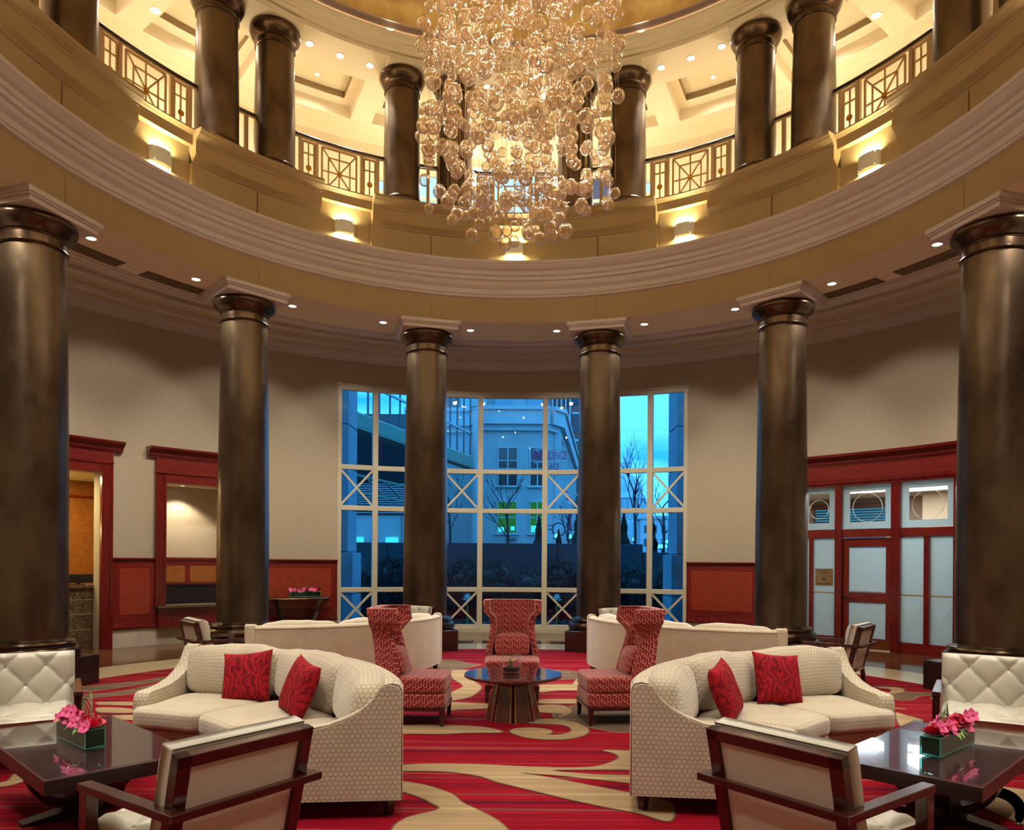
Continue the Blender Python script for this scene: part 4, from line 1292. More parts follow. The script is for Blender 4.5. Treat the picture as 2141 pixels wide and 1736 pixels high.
# ---- throw pillows
def throw_pillow(loc, rz, rx, ry, label, size=(0.44, 0.44), mat='ikat_red', group='red throw pillows', name='throw_pillow', thick=0.15):
    t = MB(); n = 16; vs = []; fs = []; fl = []
    w, h = size
    for side in (1, -1):
        for i in range(n + 1):
            for j in range(n + 1):
                u = 2 * i / n - 1; v = 2 * j / n - 1
                pin = 1 - 0.09 * (1 - u * u) * abs(v) ** 3; pin2 = 1 - 0.09 * (1 - v * v) * abs(u) ** 3
                th = thick / 2 * ((1 - abs(u) ** 3.2) * (1 - abs(v) ** 3.2)) ** 0.55
                wr = 0.004 * sin(7 * u + 5 * v) * (1 - u * u) * (1 - v * v)
                vs.append((u * w / 2 * pin2, side * (th + wr + 0.002), v * h / 2 * pin)); fl.append((u * w / 2, 0, v * h / 2))
    m = (n + 1) ** 2
    for i in range(n):
        for j in range(n):
            a = i * (n + 1) + j; b = a + 1; c = a + n + 2; d = a + n + 1
            fs.append((a, b, c, d)); fs.append((m + a, m + d, m + c, m + b))
    for i in range(n):
        for (a, b) in ((i, i + 1), (n * (n + 1) + i + 1, n * (n + 1) + i), ((i + 1) * (n + 1), i * (n + 1)), (i * (n + 1) + n, (i + 1) * (n + 1) + n)):
            fs.append((a, m + a, m + b, b))
    t.add(vs, fs, fl)
    o = t.build(name, MAT[mat], None, smooth=True)
    o.matrix_world = Matrix.Translation(loc) @ Matrix.Rotation(rz, 4, 'Z') @ Matrix.Rotation(rx, 4, 'X') @ Matrix.Rotation(ry, 4, 'Y')
    tag(o, label, 'pillow', group)
    return o


PIL = [
    (-2.21, -1.40, 0.632, R_(-10), R_(-20), R_(-7), 'red patterned throw pillow at the middle of the left curved sofa'),
    (-1.60, -1.98, 0.645, R_(-52), R_(-20), R_(8), 'red patterned throw pillow nearer the round table end of the left curved sofa'),
    (1.62, -1.98, 0.645, R_(60), R_(-20), R_(-6), 'red patterned throw pillow nearer the round table end of the right curved sofa'),
    (2.22, -1.42, 0.650, R_(16), R_(-20), R_(6), 'red patterned throw pillow at the middle of the right curved sofa'),
]
for (x, y, z, rz, rx, ry, lb) in PIL: throw_pillow((x, y, z), rz, rx, ry, lb)


# ---- wing chairs
def wing_chair(loc, az, label):
    """local: front = -Y"""
    t = empty('wing_chair', (loc[0], loc[1], 0), az, label, 'armchair', 'red wing chairs')
    F = MAT['key_fabric']
    mb = MB(); mb.puff((0.64, 0.62, 0.16), 10, 9, fn=lambda x, y, z: (x, y - 0.06, 0.405 + z), bulge=(0, 0, 0.06)); mb.build('seat_cushion', F, t, smooth=True)
    mb = MB(); mb.puff((0.63, 0.66, 0.15), 10, 12, fn=lambda x, y, z: (x, y - 0.04, 0.255 + z)); mb.build('seat_base', F, t, smooth=True)
    mb = MB(); mb.box(-0.315, 0.315, -0.37, 0.33, 0.155, 0.185); mb.build('seat_rail', MAT['walnut_frame'], t, bevel=0.004)
    for sx in (-1, 1):
        for y in (-0.34, 0.30):
            mb = MB(); x = 0.285 * sx
            vs = [(x + a * k, y + b * k, z) for (z, k) in ((0, 0.6), (0.157, 1.0)) for (a, b) in ((-0.026, -0.026), (0.026, -0.026), (0.026, 0.026), (-0.026, 0.026))]
            mb.add(vs, [(0, 3, 2, 1), (4, 5, 6, 7), (0, 1, 5, 4), (1, 2, 6, 5), (2, 3, 7, 6), (3, 0, 4, 7)]); mb.build('leg', MAT['walnut_frame'], t)
    # back: hourglass outline by height
    rows = [(0.20, 0.315), (0.36, 0.318), (0.48, 0.325), (0.58, 0.312), (0.68, 0.288), (0.78, 0.272), (0.88, 0.272), (0.94, 0.285), (0.985, 0.325), (1.01, 0.348), (1.06, 0.352), (1.12, 0.355), (1.145, 0.352), (1.15, 0.34)]
    n = len(rows)
    mb = MB(); cols = 14; vs = []; fl = []; fs = []

    def depth(z):      # y of the inner back face
        return 0.20 + 0.10 * max(0, (z - 0.45) / 0.7) ** 1.2

    def wing(z):       # how far the wings reach forward
        if z < 0.5: return 0.12
        if z < 0.9: return 0.12 - 0.05 * (z - 0.5) / 0.4
        return 0.07 + 0.12 * min(1, (z - 0.9) / 0.1)
    for (z, hw) in rows:
        zz = min(z, 1.15)
        ring = []
        yb = depth(zz) + 0.10
        wf = wing(zz)
        # outer back, around wing, inner face
        outer = [(-hw + 0.0, yb - wf - 0.10), (-hw, yb - 0.06), (-hw + 0.03, yb), (0, yb + 0.015), (hw - 0.03, yb), (hw, yb - 0.06), (hw, yb - wf - 0.10)]
        tk = 0.075
        inner = [(hw - tk * 0.35, yb - wf - 0.125), (hw - tk, yb - wf - 0.10), (hw - tk - 0.01, depth(zz) - 0.02), (hw - tk - 0.05, depth(zz)), (0, depth(zz) + 0.01), (-hw + tk + 0.05, depth(zz)), (-hw + tk + 0.01, depth(zz) - 0.02), (-hw + tk, yb - wf - 0.10), (-hw + tk * 0.35, yb - wf - 0.125)]
        ring = outer + inner
        acc = 0
        for q, (x, y) in enumerate(ring):
            vs.append((x, y, z)); fl.append((x + (y if abs(x) > hw - tk - 0.02 else 0), 0.0, z))
    m = 16
    for i in range(n - 1):
        for j in range(m):
            j2 = (j + 1) % m
            fs.append((i * m + j, i * m + j2, (i + 1) * m + j2, (i + 1) * m + j))
    fs.append(tuple(range(m))[::-1]); fs.append(tuple((n - 1) * m + j for j in range(m)))
    mb.add(vs, fs, fl)
    o = mb.build('backrest', F, t, auto=38, bevel=0.0)
    mb = MB(); mb.puff((0.42, 0.13, 0.27), 10, 4.2, fn=lambda x, y, z: (x, y + 0.10 + (z + 0.13) * 0.28, 0.615 + z), bulge=(0.02, 0.5, 0.02)); mb.build('lumbar_pillow', F, t, smooth=True)
    return t


wing_chair((0.01, 1.20), 0.0, 'red key-patterned wing chair facing the camera behind the round table')
wing_chair((-1.00, -0.12), R_(88), 'red key-patterned wing chair in profile left of the round table')
wing_chair((1.09, -0.02), R_(-84), 'red key-patterned wing chair in profile right of the round table')


# ---- round cocktail table
t = empty('round_table', (0.02, 0.02, 0), 0, 'round cherry pedestal table with glass top between the red wing chairs', 'table')
mb = MB(); mb.lathe([(0, 0.40), (0.30, 0.40), (0.44, 0.415), (0.495, 0.43), (0.505, 0.44), (0.505, 0.455), (0.50, 0.458), (0, 0.458)], 64); mb.build('tabletop', MAT['table_round_wood'], t, auto=30)
mb = MB(); mb.lathe([(0, 0.459), (0.502, 0.459), (0.505, 0.462), (0.502, 0.466), (0, 0.466)], 64); mb.build('glass_top', MAT['table_glass'], t, auto=30)
mb = MB(); n = 8
for i in range(n):
    a0 = 2 * pi * i / n; a1 = 2 * pi * (i + 1) / n
    def pt(a, r, z): return (r * cos(a), r * sin(a), z)
    g = 0.035
    vs = [pt(a0 + g, 0.285, 0.0), pt(a1 - g, 0.285, 0.0), pt(a1 - g, 0.185, 0.40), pt(a0 + g, 0.185, 0.40), pt(a0, 0.26, 0), pt(a1, 0.26, 0), pt(a1, 0.165, 0.40), pt(a0, 0.165, 0.40)]
    mb.add(vs, [(0, 1, 2, 3), (4, 0, 3, 7), (1, 5, 6, 2)])
mb.build('pedestal', MAT['table_round_wood'], t, auto=15)
mb = MB()
for i in range(n):
    a = 2 * pi * (i + 0.12) / n; b = 2 * pi * (i - 0.12) / n
    for c in (a, b): mb.bar((0.288 * cos(c), 0.288 * sin(c), 0.0), (0.188 * cos(c), 0.188 * sin(c), 0.40), 0.006, 0.006)
mb.build('inlay_strip', MAT['gold_trim'], t)


# ---- rectangular coffee tables with curved crossed supports
def coffee_table(loc, rz, label):
    t = empty('coffee_table', (loc[0], loc[1], 0), rz, label, 'coffee table', 'dark coffee tables')
    L, W = 1.52, 0.80
    mb = MB(); mb.box(-L / 2, L / 2, -W / 2, W / 2, 0.365, 0.447); mb.build('tabletop', MAT['table_top_wood'], t, bevel=0.004)
    mb = MB()
    for (x0, x1, y0, y1) in ((-L / 2 - 0.002, -L / 2, -W / 2, W / 2), (L / 2, L / 2 + 0.002, -W / 2, W / 2), (-L / 2, L / 2, -W / 2 - 0.002, -W / 2), (-L / 2, L / 2, W / 2, W / 2 + 0.002)):
        mb.box(x0, x1, y0, y1, 0.367, 0.445)
    mb.build('apron', MAT['table_wood'], t)
    mb = MB(); mb.box(-L / 2 + 0.004, L / 2 - 0.004, -W / 2 + 0.004, W / 2 - 0.004, 0.449, 0.457); mb.build('glass_top', MAT['table_glass'], t)
    mb = MB(); mb.box(-0.09, 0.09, -0.07, 0.07, 0.06, 0.366); mb.build('column_post', MAT['table_wood'], t, bevel=0.004)
    mb = MB(); 
    for sg in (-1, 1):
        vs = [(sg * 0.62, -0.05, 0), (sg * 0.62, 0.05, 0), (sg * 0.62, -0.05, 0.022), (sg * 0.62, 0.05, 0.022), (0, -0.07, 0), (0, 0.07, 0), (0, -0.07, 0.07), (0, 0.07, 0.07)]
        mb.add(vs, [(0, 1, 3, 2), (0, 2, 6, 4), (1, 5, 7, 3), (2, 3, 7, 6), (0, 4, 5, 1)])
    for sg in (-1, 1):
        vs = [(-0.05, sg * 0.34, 0), (0.05, sg * 0.34, 0), (-0.05, sg * 0.34, 0.022), (0.05, sg * 0.34, 0.022), (-0.07, 0, 0), (0.07, 0, 0), (-0.07, 0, 0.069), (0.07, 0, 0.069)]
        mb.add(vs, [(0, 1, 3, 2), (0, 2, 6, 4), (1, 5, 7, 3), (2, 3, 7, 6), (0, 4, 5, 1)])
    mb.build('foot_cross', MAT['table_wood'], t)
    for sg in (-1, 1):        # curved arms sweeping up to the ends
        mb = MB(); n = 12; vs = []; fs = []
        for i in range(n + 1):
            th = R_(90 * i / n)
            x = sg * (0.09 + 0.53 * sin(th)); z = 0.366 - 0.0 - 0.30 * cos(th) 
            thk = 0.055
            nx, nz = -sin(th) * 0.5, cos(th)
            for (dy) in (-0.045, 0.045):
                vs.append((x, dy, z)); vs.append((x - sg * thk * sin(th) * 1.0, dy, z + thk * cos(th)))
        for i in range(n):
            a = 4 * i; b = 4 * (i + 1)
            fs += [(a, a + 1, b + 1, b), (a + 2, b + 2, b + 3, a + 3), (a, b, b + 2, a + 2), (a + 1, a + 3, b + 3, b + 1)]
        mb.add(vs, fs); mb.build('curved_arm', MAT['table_wood'], t, auto=30)
    for sg in (-1, 1):
        mb = MB(); n = 12; vs = []; fs = []
        for i in range(n + 1):
            th = R_(90 * i / n)
            y = sg * (0.07 + 0.26 * sin(th)); z = 0.366 - 0.30 * cos(th); thk = 0.05
            for dx in (-0.045, 0.045):
                vs.append((dx, y, z)); vs.append((dx, y - sg * thk * sin(th), z + thk * cos(th)))
        for i in range(n):
            a = 4 * i; b = 4 * (i + 1)
            fs += [(a, b, b + 1, a + 1), (a + 2, a + 3, b + 3, b + 2), (a, a + 2, b + 2, b), (a + 1, b + 1, b + 3, a + 3)]
        mb.add(vs, fs); mb.build('curved_arm', MAT['table_wood'], t, auto=30)
    return t


TB_L = math.atan2(-1.03, 1.09); TB_R = math.atan2(1.03, 1.09)
coffee_table((-2.70, -2.87), TB_L, 'dark glass-topped coffee table at the lower left, carrying a flower box')
coffee_table((2.73, -2.87), TB_R, 'dark glass-topped coffee table at the lower right, carrying a flower box')
coffee_table((-3.25, 3.45), TB_R, 'dark coffee table far left behind the curved sofa, mostly hidden')
coffee_table((3.35, 3.40), TB_L, 'dark coffee table far right behind the curved sofa, mostly hidden')


# ---- tufted leather panel helper
def tufted(mb, w, h, rows_b, cols_b, H=0.055, fn=None, th=0.06, n=(44, 44)):
    """front surface in x (w), z (h), bulging towards -y; returns button list"""
    nx, nz = n; vs = []; fl = []; fs = []
    sx = w / cols_b; sz = h / rows_b

    def hgt(x, z):
        u = x / sx; v = z / sz
        p = u + v; q = u - v
        f = (abs(sin(pi * p)) * abs(sin(pi * q)))
        ex = min(1, (w / 2 - abs(x)) / 0.045); ez = min(1, (h / 2 - abs(z)) / 0.045)
        edge = (max(0, ex) * max(0, ez)) ** 0.5
        return (0.10 + 0.90 * f ** 0.25) * H * edge
    for i in range(nx + 1):
        for j in range(nz + 1):
            x = -w / 2 + w * i / nx; z = -h / 2 + h * j / nz
            p = (x, -hgt(x, z) - th / 2, z)
            vs.append(fn(*p) if fn else p); fl.append((x, 0, z))
    m = len(vs)
    for i in range(nx + 1):
        for j in range(nz + 1):
            if i in (0, nx) or j in (0, nz): pass
            x = -w / 2 + w * i / nx; z = -h / 2 + h * j / nz
            p = (x, th / 2, z); vs.append(fn(*p) if fn else p); fl.append((x, 0, z))
    for i in range(nx):
        for j in range(nz):
            a = i * (nz + 1) + j
            fs.append((a, a + nz + 1, a + nz + 2, a + 1))
            if i % 4 == 0 and j % 4 == 0 and False: pass
            fs.append((m + a, m + a + 1, m + a + nz + 2, m + a + nz + 1))
    for i in range(nx):
        for j in (0, nz):
            a = i * (nz + 1) + j; b = a + nz + 1
            fs.append((a, b, m + b, m + a) if j == 0 else (a, m + a, m + b, b))
    for j in range(nz):
        for i in (0, nx):
            a = i * (nz + 1) + j; b = a + 1
            fs.append((a, b, m + b, m + a))
    mb.add(vs, fs, fl)
    bt = []
    for a in range(-8, 9):
        for b in range(-8, 9):
            u = (a + b) / 2; v = (a - b) / 2
            x = u * sx; z = v * sz
            if abs(x) < w / 2 - 0.04 and abs(z) < h / 2 - 0.04: bt.append((x, z, hgt(x, z)))
    return bt


BTN = []


def buttons(parent, bt, T, off):
    for (x, z, h) in bt:
        if not BTN:
            mb = MB(); mb.puff((0.028, 0.018, 0.028), 4, 2.0); o = mb.build('tuft_button', MAT['leather_button'], parent, smooth=True); BTN.append(o)
        else: o = share(BTN[0], 'tuft_button', parent)
        o.matrix_local = T @ Matrix.Translation((x, -h - off, z))


def leather_chair(loc, rz, label, group, tufts=True):
    """local: front = +Y, wood open-arm chair with tufted leather"""
    t = empty('tufted_armchair', (loc[0], loc[1], 0), rz, label, 'armchair', group)
    Wd = MAT['walnut_frame']
    A = 0.355
    lean = R_(13)
    # back frame (leans backwards)
    TB = Matrix.Translation((0, -0.235, 0.20)) @ Matrix.Rotation(lean, 4, 'X')
    hb = 0.625
    for sx in (-1, 1):
        mb = MB(); mb.box(sx * 0.315 - 0.032, sx * 0.315 + 0.032, -0.026, 0.026, -0.0, hb, TB); mb.build('stile', Wd, t, bevel=0.004)
        # rear leg
        mb = MB(); mb.bar((sx * 0.315, -0.235, 0.21), (sx * 0.315, -0.27, 0.0), 0.05, 0.05); mb.build('leg', Wd, t, bevel=0.003)
        mb = MB(); mb.box(sx * A - 0.028, sx * A + 0.028, 0.27, 0.335, 0.0, 0.545); mb.build('leg', Wd, t, bevel=0.003)
        mb = MB(); mb.box(sx * A - 0.032, sx * A + 0.032, -0.385, 0.345, 0.545, 0.582); mb.build('arm', Wd, t, bevel=0.004)
        mb = MB(); mb.box(sx * 0.335 - 0.018, sx * 0.335 + 0.018, -0.24, 0.30, 0.215, 0.275); mb.build('side_rail', Wd, t, bevel=0.003)
    mb = MB(); mb.box(-0.347, 0.347, -0.026, 0.026, hb - 0.055, hb, TB); mb.build('top_rail', Wd, t, bevel=0.004)
    mb = MB(); mb.box(-0.29, 0.29, -0.022, 0.022, 0.0, 0.05, TB); mb.build('lower_rail', Wd, t, bevel=0.004)
    mb = MB(); mb.box(-A - 0.032, A + 0.032, -0.415, -0.375, 0.545, 0.582); mb.build('rear_crossbar', Wd, t, bevel=0.004)
    mb = MB(); mb.box(-0.34, 0.34, 0.285, 0.315, 0.215, 0.275); mb.build('front_rail', Wd, t, bevel=0.003)
    mb = MB(); mb.box(-0.284, 0.284, -0.008, 0.012, 0.05, hb - 0.055, TB); mb.build('back_panel', MAT['panel_cloth'], t)
    # back cushion, tufted
    TC = TB @ Matrix.Translation((0, 0.075, hb / 2 + 0.055)) @ Matrix.Rotation(pi, 4, 'Z')
    mb = MB(); bt = tufted(mb, 0.68, 0.535, 1.72, 2.45, 0.05, fn=lambda x, y, z: tuple(TC @ Vector((x, y, z))), th=0.075, n=(60, 48))
    c = mb.build('back_cushion', MAT['leather'], t, smooth=True)
    buttons(c, bt, TC, 0.044)
    # seat
    TS = Matrix.Translation((0, 0.045, 0.335)) @ Matrix.Rotation(R_(-90), 4, 'X') @ Matrix.Rotation(pi, 4, 'Z')
    TS = Matrix.Translation((0, 0.045, 0.345)) @ Matrix.Rotation(R_(-3), 4, 'X') @ Matrix.Rotation(R_(-90), 4, 'X')
    mb = MB(); bt = tufted(mb, 0.645, 0.60, 1.9, 2.3, 0.042, fn=lambda x, y, z: tuple(TS @ Vector((x, y, z))), th=0.115, n=(56, 52))
    c = mb.build('seat_cushion', MAT['leather'], t, smooth=True)
    buttons(c, bt, TS, 0.064)
    return t


G = 'tufted leather armchairs with dark wooden frames'
leather_chair((-1.475, -4.02), R_(56), 'tufted armchair in the left foreground, cloth back and wooden crossbar towards the camera', G)
leather_chair((1.475, -3.97), R_(-54), 'tufted armchair in the right foreground, cloth back and wooden crossbar towards the camera', G)
leather_chair((-3.82, -1.76), R_(180 + 32), 'tufted armchair at the left picture edge facing the camera, before the leftmost column', G)
leather_chair((3.92, -1.50), R_(180 - 33), 'tufted armchair at the right picture edge facing the camera, before the rightmost column', G)
leather_chair((-3.95, 2.28), R_(-50), 'small far armchair seen from behind beside the second column, left of the rear sofa', G)
leather_chair((4.38, 2.30), R_(50), 'small far armchair seen from behind before the office door, right of the rear sofa', G)
leather_chair((-1.85, 5.05), R_(145), 'far armchair whose top edge peeks over the rear left sofa beside the third column', G)
leather_chair((1.95, 4.85), R_(-145), 'far armchair whose top edge peeks over the rear right sofa beside the fourth column', G)


# ================================================================== FLOWERS
def rose_mesh(mb, c, r, rnd, up=(0, 0, 1)):
    c = Vector(c); upv = Vector(up).normalized()
    q = upv.to_track_quat('Z', 'Y')
    for ring, (rr, hh, n, open_) in enumerate(((1.0, 0.35, 6, 0.9), (0.75, 0.62, 5, 0.5), (0.48, 0.78, 4, 0.2), (0.22, 0.85, 3, 0.0))):
        off = rnd.random() * 6
        for k in range(n):
            a = off + 2 * pi * k / n; w = 2 * pi / n * 0.68
            vs = []; fs = []
            for i in range(4):
                for j in range(5):
                    tt = i / 3; s = (j / 4 - 0.5) * 2
                    aa = a + s * w
                    rad = r * (0.12 + (rr - 0.12) * (0.35 + 0.65 * tt)) * (1 + 0.12 * open_ * tt * (1 - s * s))
                    z = r * (-0.45 + hh * tt * (1 - 0.12 * s * s) + (0.0 if tt < 1 else -0.06 * open_)) * 1.05
                    vs.append(c + q @ Vector((rad * cos(aa), rad * sin(aa), z)))
            for i in range(3):
                for j in range(4):
                    p = i * 5 + j; fs.append((p, p + 1, p + 6, p + 5))
            mb.add(vs, fs)


def orchid_mesh(mb, c, r, face, rnd):
    c = Vector(c); q = Vector(face).normalized().to_track_quat('Z', 'Y')
    for k in range(5):
        a = 2 * pi * k / 5 + 0.3; vs = []; fs = []
        L, W = r, r * (0.62 if k in (1, 3, 4) else 0.46)
        for i in range(4):
            t = i / 3; ww = W * sin(pi * (0.12 + 0.8 * t))
            for j in (-1, 0, 1):
                p = Vector((t * L, j * ww, 0.25 * r * t * t + (0.1 * r if j == 0 else 0)))
                vs.append(c + q @ (Matrix.Rotation(a, 3, 'Z') @ p))
        for i in range(3):
            for j in range(2):
                p = i * 3 + j; fs.append((p, p + 1, p + 4, p + 3))
        mb.add(vs, fs)
    mb.puff((r * 0.4, r * 0.4, r * 0.4), 2, 2, fn=lambda x, y, z: tuple(c + q @ Vector((x, y, z + r * 0.15))))


def leaf_mesh(mb, p, d, L, W, curl=0.3):
    p = Vector(p); d = Vector(d).normalized(); side = d.cross(Vector((0, 0, 1))).normalized(); vs = []; fs = []
    for i in range(6):
        t = i / 5; w = W * sin(pi * (0.08 + 0.88 * t)); c = p + d * (L * t) - Vector((0, 0, 1)) * (curl * L * t * t)
        vs += [c - side * w, c - Vector((0, 0, 1)) * (w * 0.3), c + side * w]
    for i in range(5):
        for j in range(2):
            q = i * 3 + j; fs.append((q, q + 1, q + 4, q + 3))
    mb.add(vs, fs)


def flower_box(loc, rz, label, L=0.60, W=0.115, H=0.115, dark=False, loops=6, twig=False, seed=1, z0=0.457):
    rnd = random.Random(seed)
    t = empty('flower_box', (loc[0], loc[1], z0), rz, label, 'flower arrangement', 'flower boxes')
    mb = MB(); mb.box(-L / 2, L / 2, -W / 2, W / 2, 0.001, 0.012)
    for (x0, x1, y0, y1) in ((-L / 2, L / 2, -W / 2, -W / 2 + 0.006), (-L / 2, L / 2, W / 2 - 0.006, W / 2), (-L / 2, -L / 2 + 0.006, -W / 2 + 0.006, W / 2 - 0.006), (L / 2 - 0.006, L / 2, -W / 2 + 0.006, W / 2 - 0.006)):
        mb.box(x0, x1, y0, y1, 0.012, H)
    mb.build('glass_trough', MAT['planter_glass'], t)
    mb = MB(); e = 0.0022; hx, hy = L / 2 - e, W / 2 - e
    for (a, b) in (((-hx, -hy), (hx, -hy)), ((hx, -hy), (hx, hy)), ((hx, hy), (-hx, hy)), ((-hx, hy), (-hx, -hy))):
        for z in (0.006, H): mb.bar((a[0], a[1], z), (b[0], b[1], z), e * 2, e * 2)
        mb.bar((a[0], a[1], 0.004), (a[0], a[1], H), e * 2, e * 2)
    mb.build('glass_edges', MAT['glass_edge'], t)
    mb = MB(); mb.box(-L / 2 + 0.009, L / 2 - 0.009, -W / 2 + 0.009, W / 2 - 0.009, 0.013, H - 0.012); mb.build('leaf_lining', MAT['moss'], t)
    n = 9
    for i in range(n):
        x = -L / 2 + 0.03 + (L - 0.06) * i / (n - 1)
        kind = i % 3
        if True:
            mb = MB(); rose_mesh(mb, (x, rnd.uniform(-0.02, 0.02), H + 0.04), 0.058, rnd, (rnd.uniform(-.4, .4), rnd.uniform(-0.6, 0.1), 1)); mb.build('rose', MAT['rose_dark' if (kind == 0 or dark) else 'rose_petal'], t, smooth=True)
        for k in range(2 if kind == 1 else 1):
            mb = MB(); orchid_mesh(mb, (x + rnd.uniform(-.04, .04), (-0.045 if k == 0 else 0.04) + rnd.uniform(-.012, .012), H + rnd.uniform(0.0, 0.075)), 0.044, (rnd.uniform(-.5, .5), -1 if k == 0 else 1, 0.6), rnd)
            mb.build('orchid_bloom', MAT['orchid_petal'], t, smooth=True)
    for i in range(12):
        x = rnd.uniform(-L / 2, L / 2); s = rnd.choice((-1, 1))
        mb = MB(); leaf_mesh(mb, (x, s * W * 0.4, H + 0.005), (rnd.uniform(-0.7, 0.7), s, 0.25), rnd.uniform(0.045, 0.075), 0.014, 0.7); mb.build('leaf', MAT['leaf_green'], t, smooth=True)
    for i in range(loops):
        x0 = -L * 0.12 + i * 0.012; x1 = x0 + 0.10 + 0.012 * i; hh = 0.10 + 0.018 * i
        mb = MB(); pts = []
        for k in range(13):
            th = pi * k / 12
            pts.append(((x0 + x1) / 2 - (x1 - x0) / 2 * cos(th), 0.02 + 0.01 * sin(th * 2 + i), H + 0.01 + hh * sin(th)))
        mb.tube(pts, 0.0032, 5); mb.build('grass_loop', MAT['grass_green'], t, smooth=True)
    if twig:
        for q in ([(0.10, 0, H), (0.05, 0, H + 0.12), (-0.02, 0, H + 0.22)], [(-0.2, 0, H), (-0.14, 0, H + 0.10), (-0.04, 0, H + 0.13), (0.08, 0, H + 0.08), (0.12, 0, H)]):
            mb = MB(); mb.tube(q, 0.004, 5, 0.002); mb.build('twig', MAT['grass_green'], t)
    return t


flower_box((-2.71, -2.89), math.atan2(-0.40, 0.46), 'glass trough of pink roses and orchids on the left coffee table', L=0.50, seed=3)
flower_box((2.74, -2.91), math.atan2(0.40, 0.46), 'glass trough of pink roses and orchids on the right coffee table', L=0.60, loops=4, seed=5)

# glass cylinder on the round table
t = empty('flower_vase', (0.0, 0.06, 0.466), 0, 'clear glass cylinder with green leaves and pink orchids on the round table', 'vase')
mb = MB(); mb.lathe([(0, 0.001), (0.095, 0.001), (0.098, 0.008), (0.098, 0.20), (0.094, 0.20), (0.094, 0.016), (0, 0.014)], 40); mb.build('glass', MAT['vase_glass'], t, smooth=True)
mb = MB(); mb.lathe([(0, 0.016), (0.091, 0.016), (0.091, 0.055), (0.05, 0.066), (0, 0.06)], 24); mb.build('berry_bed', MAT['berry_bed'], t)
rnd = random.Random(9)
for i in range(9):
    a = rnd.uniform(0, 6.28)
    mb = MB(); leaf_mesh(mb, (0.01 * cos(a), 0.01 * sin(a), 0.075 + rnd.uniform(0, 0.06)), (cos(a), sin(a), rnd.uniform(0.5, 1.6)), rnd.uniform(0.06, 0.08), 0.014, 0.5); mb.build('leaf', MAT['leaf_green'], t, smooth=True)
for (x, y, z) in ((0.045, -0.04, 0.085), (0.06, -0.02, 0.10), (-0.065, -0.03, 0.085)):
    mb = MB(); orchid_mesh(mb, (x, y, z), 0.03, (0.1, -1, 0.4), rnd); mb.build('orchid_bloom', MAT['orchid_petal'], t, smooth=True)
mb = MB(); mb.tube([(0.0, 0, 0.07), (-0.01, 0, 0.13), (0.03, 0, 0.18), (0.08, 0.0, 0.185)], 0.004, 5); mb.build('grass_loop', MAT['grass_green'], t)

# console table with planter on the left wainscot
t = empty('console_table', (0, 0, 0), 0, 'dark demilune console table against the wainscot left of the window', 'console table')
mb = MB(); outl = []
a0, a1 = -35.2, -25.4
nseg = 16
inner_pts = [pol(9.17, a1 + (a0 - a1) * i / nseg) for i in range(nseg + 1)]
mid = (a0 + a1) / 2
front = [pol(9.17 - 0.62 * (1 - abs(2 * i / nseg - 1) ** 2.6) ** 0.6, a0 + (a1 - a0) * i / nseg) for i in range(1, nseg)]
outl = [(p.x, p.y) for p in inner_pts] + [(p.x, p.y) for p in front]
mb.poly_prism(outl, 0.83, 0.865); mb.build('tabletop', MAT['dark_wood'], t, bevel=0.004)
mb = MB(); out2 = [(p.x * 0.9995, p.y * 0.9995) for p in front]
mb.tube([pol(9.17 - 0.622 * (1 - abs(2 * i / nseg - 1) ** 2.6) ** 0.6, a0 + (a1 - a0) * i / nseg, 0.838) for i in range(1, nseg)], 0.006, 6); mb.build('metal_edge', MAT['gold_trim'], t)
for a in (-32.2, -28.4):
    mb = MB(); p1 = pol(8.80, a - (1.2 if a < mid else -1.2), 0.83); p0 = pol(8.95, a, 0.0)
    q = [p1, pol(8.82, a - (0.6 if a < mid else -0.6), 0.55), pol(8.9, a, 0.25), p0]
    for i in range(3): mb.bar(q[i], q[i + 1], 0.09, 0.05)
    mb.build('leg', MAT['dark_wood'], t)
pc = pol(8.86, -29.3)
flower_box((pc.x, pc.y), R_(29), 'green glass trough of dark red roses with arching twigs on the console table', L=0.62, dark=True, loops=0, twig=True, seed=8, z0=0.866)

